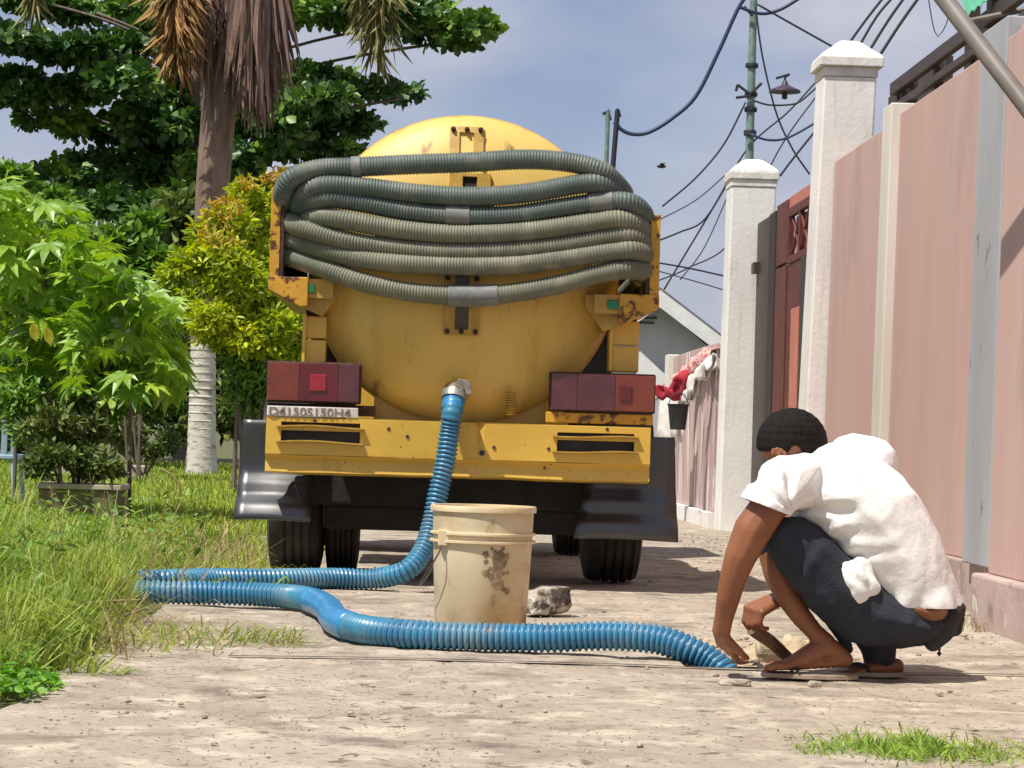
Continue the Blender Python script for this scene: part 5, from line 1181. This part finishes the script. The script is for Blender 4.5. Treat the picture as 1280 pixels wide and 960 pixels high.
for (px, py) in ((40, 415), (58, 420)):
    p_ = at(px, py-12, 15.7); lf = bpy.data.objects.new('leaf', ylm); COL.objects.link(lf); lf.parent = cs2; lf.location = p_-Vector(cs2.location); lf.scale = (.13,)*3; lf.rotation_euler = (R(90), R(75), R(15)); lf['label'] = 'yellowed drooping leaf'
# planter with its bush
py0 = gnd(94, 652); PLY = 15.8; xa, xb = at(44, 605, PLY).x, at(150, 605, PLY).x; zt = at(94, 606, PLY).z
pt = thing('planter', 'mossy concrete planter box with a pale rim in the long grass', 'planter', ((xa+xb)/2, PLY, 0))
def pbx(x0, x1, y0, y1, z0, z1, nm, m): return MB().box(x0, x1, y0, y1, z0, z1).build(nm, m, pt, off=pt.location, bevel=.006)
pbx(xa+.02, xb-.01, PLY, PLY+.04, -.02, zt-.03, 'side_panel', 'planter'); pbx(xa+.02, xb-.01, PLY+.41, PLY+.45, -.02, zt-.03, 'side_panel', 'planter')
pbx(xa+.02, xa+.06, PLY+.04, PLY+.41, -.02, zt-.03, 'side_panel', 'planter'); pbx(xb-.05, xb-.01, PLY+.04, PLY+.41, -.02, zt-.03, 'side_panel', 'planter')
for q_ in ((xa, xb+.01, PLY-.02, PLY+.05), (xa, xb+.01, PLY+.40, PLY+.47), (xa, xa+.07, PLY+.05, PLY+.40), (xb-.06, xb+.01, PLY+.05, PLY+.40)): pbx(*q_, zt-.03, zt+.005, 'rim', 'planter_rim')
pbx(xa+.061, xb-.051, PLY+.041, PLY+.409, zt-.10, zt-.05, 'soil_fill', 'soil')
shrub('planter_bush', 'small dark-leaved bush growing in the mossy planter', 'bush', [(95, 555, 45, 40), (65, 575, 35, 26), (130, 580, 28, 24), (110, 520, 40, 30), (60, 530, 40, 30)], 16.05, 3600, .065, .032, 'leaf_under', 61, stem=True)
o = shrub('creeping_bush', 'tangle of weeds with pale leaflets above the planter', 'weed', [(60, 490, 60, 26), (130, 500, 45, 28), (20, 520, 35, 40), (150, 470, 40, 26)], 16.9, 2600, .075, .030, 'leaf_mid', 62, stem=True)
shrub('leafy_undergrowth', 'loose light green leafy growth filling the space under the cassava leaves', 'bush', [(20, 455, 40, 30), (80, 465, 45, 30), (140, 460, 40, 34), (195, 455, 32, 30), (205, 495, 26, 24), (175, 500, 30, 22), (35, 500, 45, 24)], 17.9, 5200, .075, .034, 'leaf_mid', 63, stem=False)
# garden-bed kerb and soil behind the lawn
kb = MB(); 
a, c = gnd(140, 585), gnd(272, 582)
tag(MB().box(a.x, c.x+.2, 30.5, 30.8, -.02, .16).build('bed_kerb', 'planter_rim', None, bevel=.02), 'low pale kerb edging the garden bed before the lime-washed trunk', 'kerb')
# blue plastic chair at the left edge
ch = thing('plastic_chair', 'pale blue slatted plastic chair half cut off by the left picture edge', 'chair', (at(-8, 545, 19).x, 19, 0))
cx = at(-8, 545, 19).x
for k in range(6): MB().box(cx-.20+k*.075, cx-.20+k*.075+.045, 18.78, 18.80, .40, .86).build('back_slat', 'chair', ch, off=ch.location, bevel=.004)
MB().box(cx-.22, cx+.22, 18.77, 18.81, .861, .93).build('top_rail', 'chair', ch, off=ch.location, bevel=.01); MB().box(cx-.22, cx+.22, 18.77, 19.2, .36, .40).build('seat', 'chair', ch, off=ch.location, bevel=.01)
for sx in (-.19, .19):
    for sy in (18.80, 19.16): MB().tube([(cx+sx, sy, .36), (cx+sx*1.15, sy+(.03 if sy > 19 else -.03), 0)], .018, 8).build('leg', 'chair', ch, off=ch.location, smooth=True)
# white bag among the leaves
b0 = at(152, 420, 16.35); g = Blob(); 
bg_ = MB(); n_ = 8
for j in range(n_+1):
    for i in range(n_+1):
        u, v_ = i/n_-.5, j/n_; bg_.v.append((b0.x+u*.15+.02*noise.noise((i, j, 0))+v_*.02, b0.y+.04*noise.noise((i*.6, j*.4, 3)), b0.z+.12-v_*.24*(1-.4*abs(u))))
for j in range(n_):
    for i in range(n_): bg_.f.append((j*(n_+1)+i, j*(n_+1)+i+1, (j+1)*(n_+1)+i+1, (j+1)*(n_+1)+i))
o = bg_.build('plastic_bag', 'cloth_white', None, smooth='all'); mo = o.modifiers.new('t', 'SOLIDIFY'); mo.thickness = .003; tag(o, 'torn white plastic bag caught among the cassava leaves', 'bag')

# grass: lawn behind, tall weeds in front, patches on the concrete
def edge(y): return -.95+.13*np.sin(y*1.3)+.06*np.sin(y*4.1+1)
def field(n, x0, x1, y0, y1, powx=1.0, powy=1.0):
    y = y0+(y1-y0)*rng.random(n)**powy; x = x1+(x0-x1)*rng.random(n)**powx; return x, y
n = 70000; x, y = field(n, -9, 0, 14.0, 44, 1.0, 1.5); x = edge(y)-.12-(np.abs(x)*(.25+y/30)); k = np.ones(n, bool)
pz_ = np.zeros(n)-.03; pos = np.stack([x, y, pz_], 1)[k]; m_ = len(pos)
blades('lawn_grass', pos, .05+.07*rng.random(m_), rng.normal(0, .03, (m_, 2)), .008+.006*rng.random(m_)*(pos[:, 1]/16), 'lawn', kind='stuff')
n = 62000; y = 6.2+9.3*rng.random(n); dist = rng.random(n)**.8*2.6; x = edge(y)-.02-dist
nc = 1500; ccx = rng.random(nc)**.8*2.6; ccy = 6.2+9.3*rng.random(nc); ch_ = rng.lognormal(0, .26, nc).clip(.4, 1.35); cl_ = rng.normal(0, .09, (nc, 2)); ci = rng.integers(0, nc, n)
own = rng.random(n) < .75; dist = np.where(own, np.abs(ccx[ci]+rng.normal(0, .045, n)), dist); y = np.where(own, ccy[ci]+rng.normal(0, .06, n), y); x = edge(y)-.02-dist
hgt = .84*(.07+.34*np.clip(dist/.62, 0, 1))*(.45+.65*rng.random(n))*np.where(own, ch_[ci], .8)*(1-.68*np.clip((y-9.3)/3.0, 0, 1)); pos = np.stack([x, y, np.full(n, -.03)], 1)
dvec = np.where(own[:, None], cl_[ci], 0)
blades('tall_grass', pos, hgt, rng.normal(0, .085, (n, 2))*(hgt/.25)[:, None]+dvec*(hgt/.25)[:, None]+np.array([.03, -.02]), .005+.006*rng.random(n), 'grass', kind='stuff')
n = 9000; kx = -1.42-.75*rng.random(90); ky = 6.6+1.7*rng.random(90); kc = rng.integers(0, 90, n); kl = rng.normal(0, .10, (90, 2))
blades('tall_clumps', np.stack([kx[kc]+rng.normal(0, .05, n), ky[kc]+rng.normal(0, .05, n), np.full(n, -.03)], 1), (.34+.22*rng.random(90)[kc])*(.6+.5*rng.random(n)), rng.normal(0, .11, (n, 2))+kl[kc], .004+.004*rng.random(n), 'grass', kind='stuff')
n = 5000; kx = -1.04-.5*rng.random(60); ky = 5.95+1.1*rng.random(60); kc = rng.integers(0, 60, n)
blades('front_grass', np.stack([kx[kc]+rng.normal(0, .05, n), ky[kc]+rng.normal(0, .05, n), np.full(n, -.03)], 1), (.16+.16*rng.random(60)[kc])*(.5+.6*rng.random(n)), rng.normal(0, .08, (n, 2))+np.array([.03, 0]), .003+.004*rng.random(n), 'grass', kind='stuff')
n = 4500; y = 7.75+1.15*rng.random(n); x = edge(y)-.0-.45*rng.random(n)
blades('tall_grass_edge', np.stack([x, y, np.full(n, -.02)], 1), .08+.20*rng.random(n), rng.normal(0, .07, (n, 2))+np.array([.05, -.02]), .004+.004*rng.random(n), 'grass', kind='stuff')
n = 240; y = 6.6+4.5*rng.random(n); x = edge(y)-.10-1.5*rng.random(n)
blades('seed_stalks', np.stack([x, y, np.full(n, -.02)], 1), .26+.28*rng.random(n), rng.normal(0, .16, (n, 2)), .0035+.002*rng.random(n), 'straw', kind='stuff')
nb = 2000; y = 6.7+6*rng.random(nb); x = edge(y)-.15-1.8*rng.random(nb); z = .05+.26*rng.random(nb)
tag(leaves('verge_weeds', np.stack([x, y, z], 1), nrm(rng.normal(size=(nb, 3))*np.array([1, 1, .5])), nrm(UPV+rng.normal(size=(nb, 3))*.5), .030+.035*rng.random(nb), .010+.012*rng.random(nb), 'leaf_mid'), kind='stuff')
n = 800; y = 6.6+6.5*rng.random(n); x = edge(y)+.06-.6*rng.random(n)**1.4
blades('dry_grass', np.stack([x, y, np.full(n, -.02)], 1), .05+.22*rng.random(n)**2, rng.normal(0, .12, (n, 2))+np.array([.10, 0]), .004+.004*rng.random(n), 'straw', kind='stuff')
# runners creeping over the concrete edge
n = 1200; cy = 7.35+rng.normal(0, .28, n); x = -1.0+.62*rng.random(n)**1.6; pos = np.stack([x, cy, np.full(n, .0)], 1)
pos[:, 1] = 7.35+rng.normal(0, .30, n)*(1-.6*(pos[:, 0]+1)/.62)
blades('creeping_grass', pos[:420], .012+.05*rng.random(420)**2, rng.normal(0, .06, (420, 2))+np.array([.04, -.01]), .003+.005*rng.random(420), 'straw', kind='stuff')
blades('creeping_weeds', pos[420:900], .012+.055*rng.random(480)**2, rng.normal(0, .05, (480, 2))+np.array([.04, -.01]), .003+.004*rng.random(480), 'grass', kind='stuff')
n = 900; x = -.98+.45*rng.random(n)**1.5; y = 9.2+4.5*rng.random(n)
blades('creeping_grass', np.stack([x, y, np.full(n, .0)], 1), .02+.06*rng.random(n), rng.normal(0, .05, (n, 2)), .005+.005*rng.random(n), 'lawn', kind='stuff')
# clover-like weeds at the near left
n = 5200; y = 5.5+1.35*rng.random(n); x = -1.04-.12*np.sin(y*4)-.9*rng.random(n)+ (y-6.2)*-.10; z = .02+.11*rng.random(n)*np.clip((-x-.85)*4, .15, 1)
dr = nrm(rng.normal(size=(n, 3))*np.array([1, 1, .3])); up = nrm(UPV*1.2+rng.normal(size=(n, 3))*.5)
tag(leaves('low_weeds', np.stack([x, y, z-.02], 1), dr, up, .022+.020*rng.random(n), .014+.010*rng.random(n), 'clover'), kind='stuff')
# green patch on the concrete, lower right
c0 = gnd(1120, 938); n = 1700; u = rng.normal(0, .5, n).clip(-1, 1); x = c0.x+.04+u*.25; y = c0.y+rng.normal(0, .10, n)+.03*np.sin(u*9)
blades('grass_patch', np.stack([x, y, np.zeros(n)], 1), (.008+.030*rng.random(n)**2)*(1-.6*np.abs(u))*(1+.35*np.sin(u*13)), rng.normal(0, .022, (n, 2)), .003+.003*rng.random(n), 'grass', kind='stuff')
n = 500; blades('grass_patch', np.stack([1.98+rng.normal(0, .05, n), 8.4+6*rng.random(n), np.zeros(n)], 1), .01+.04*rng.random(n), rng.normal(0, .02, (n, 2)), .004+.003*rng.random(n), 'straw', kind='stuff')
# long bent stalk in the foreground grass
for k, (pts, lab) in enumerate((([(80, 800), (95, 760), (125, 752), (175, 750)], 'pale bent grass stalk arching over the foreground verge'), ([(218, 640), (225, 610), (212, 592), (200, 586)], 'single curved grass stalk standing on the lawn'))):
    Y = (7.6, 13.5)[k]; tag(MB().tube(catmull([at(x_, y_, Y) for x_, y_ in pts], .03), .0035 if k == 0 else .006, 5).build('grass_stalk', 'straw', None, smooth='all'), lab, 'stalk')
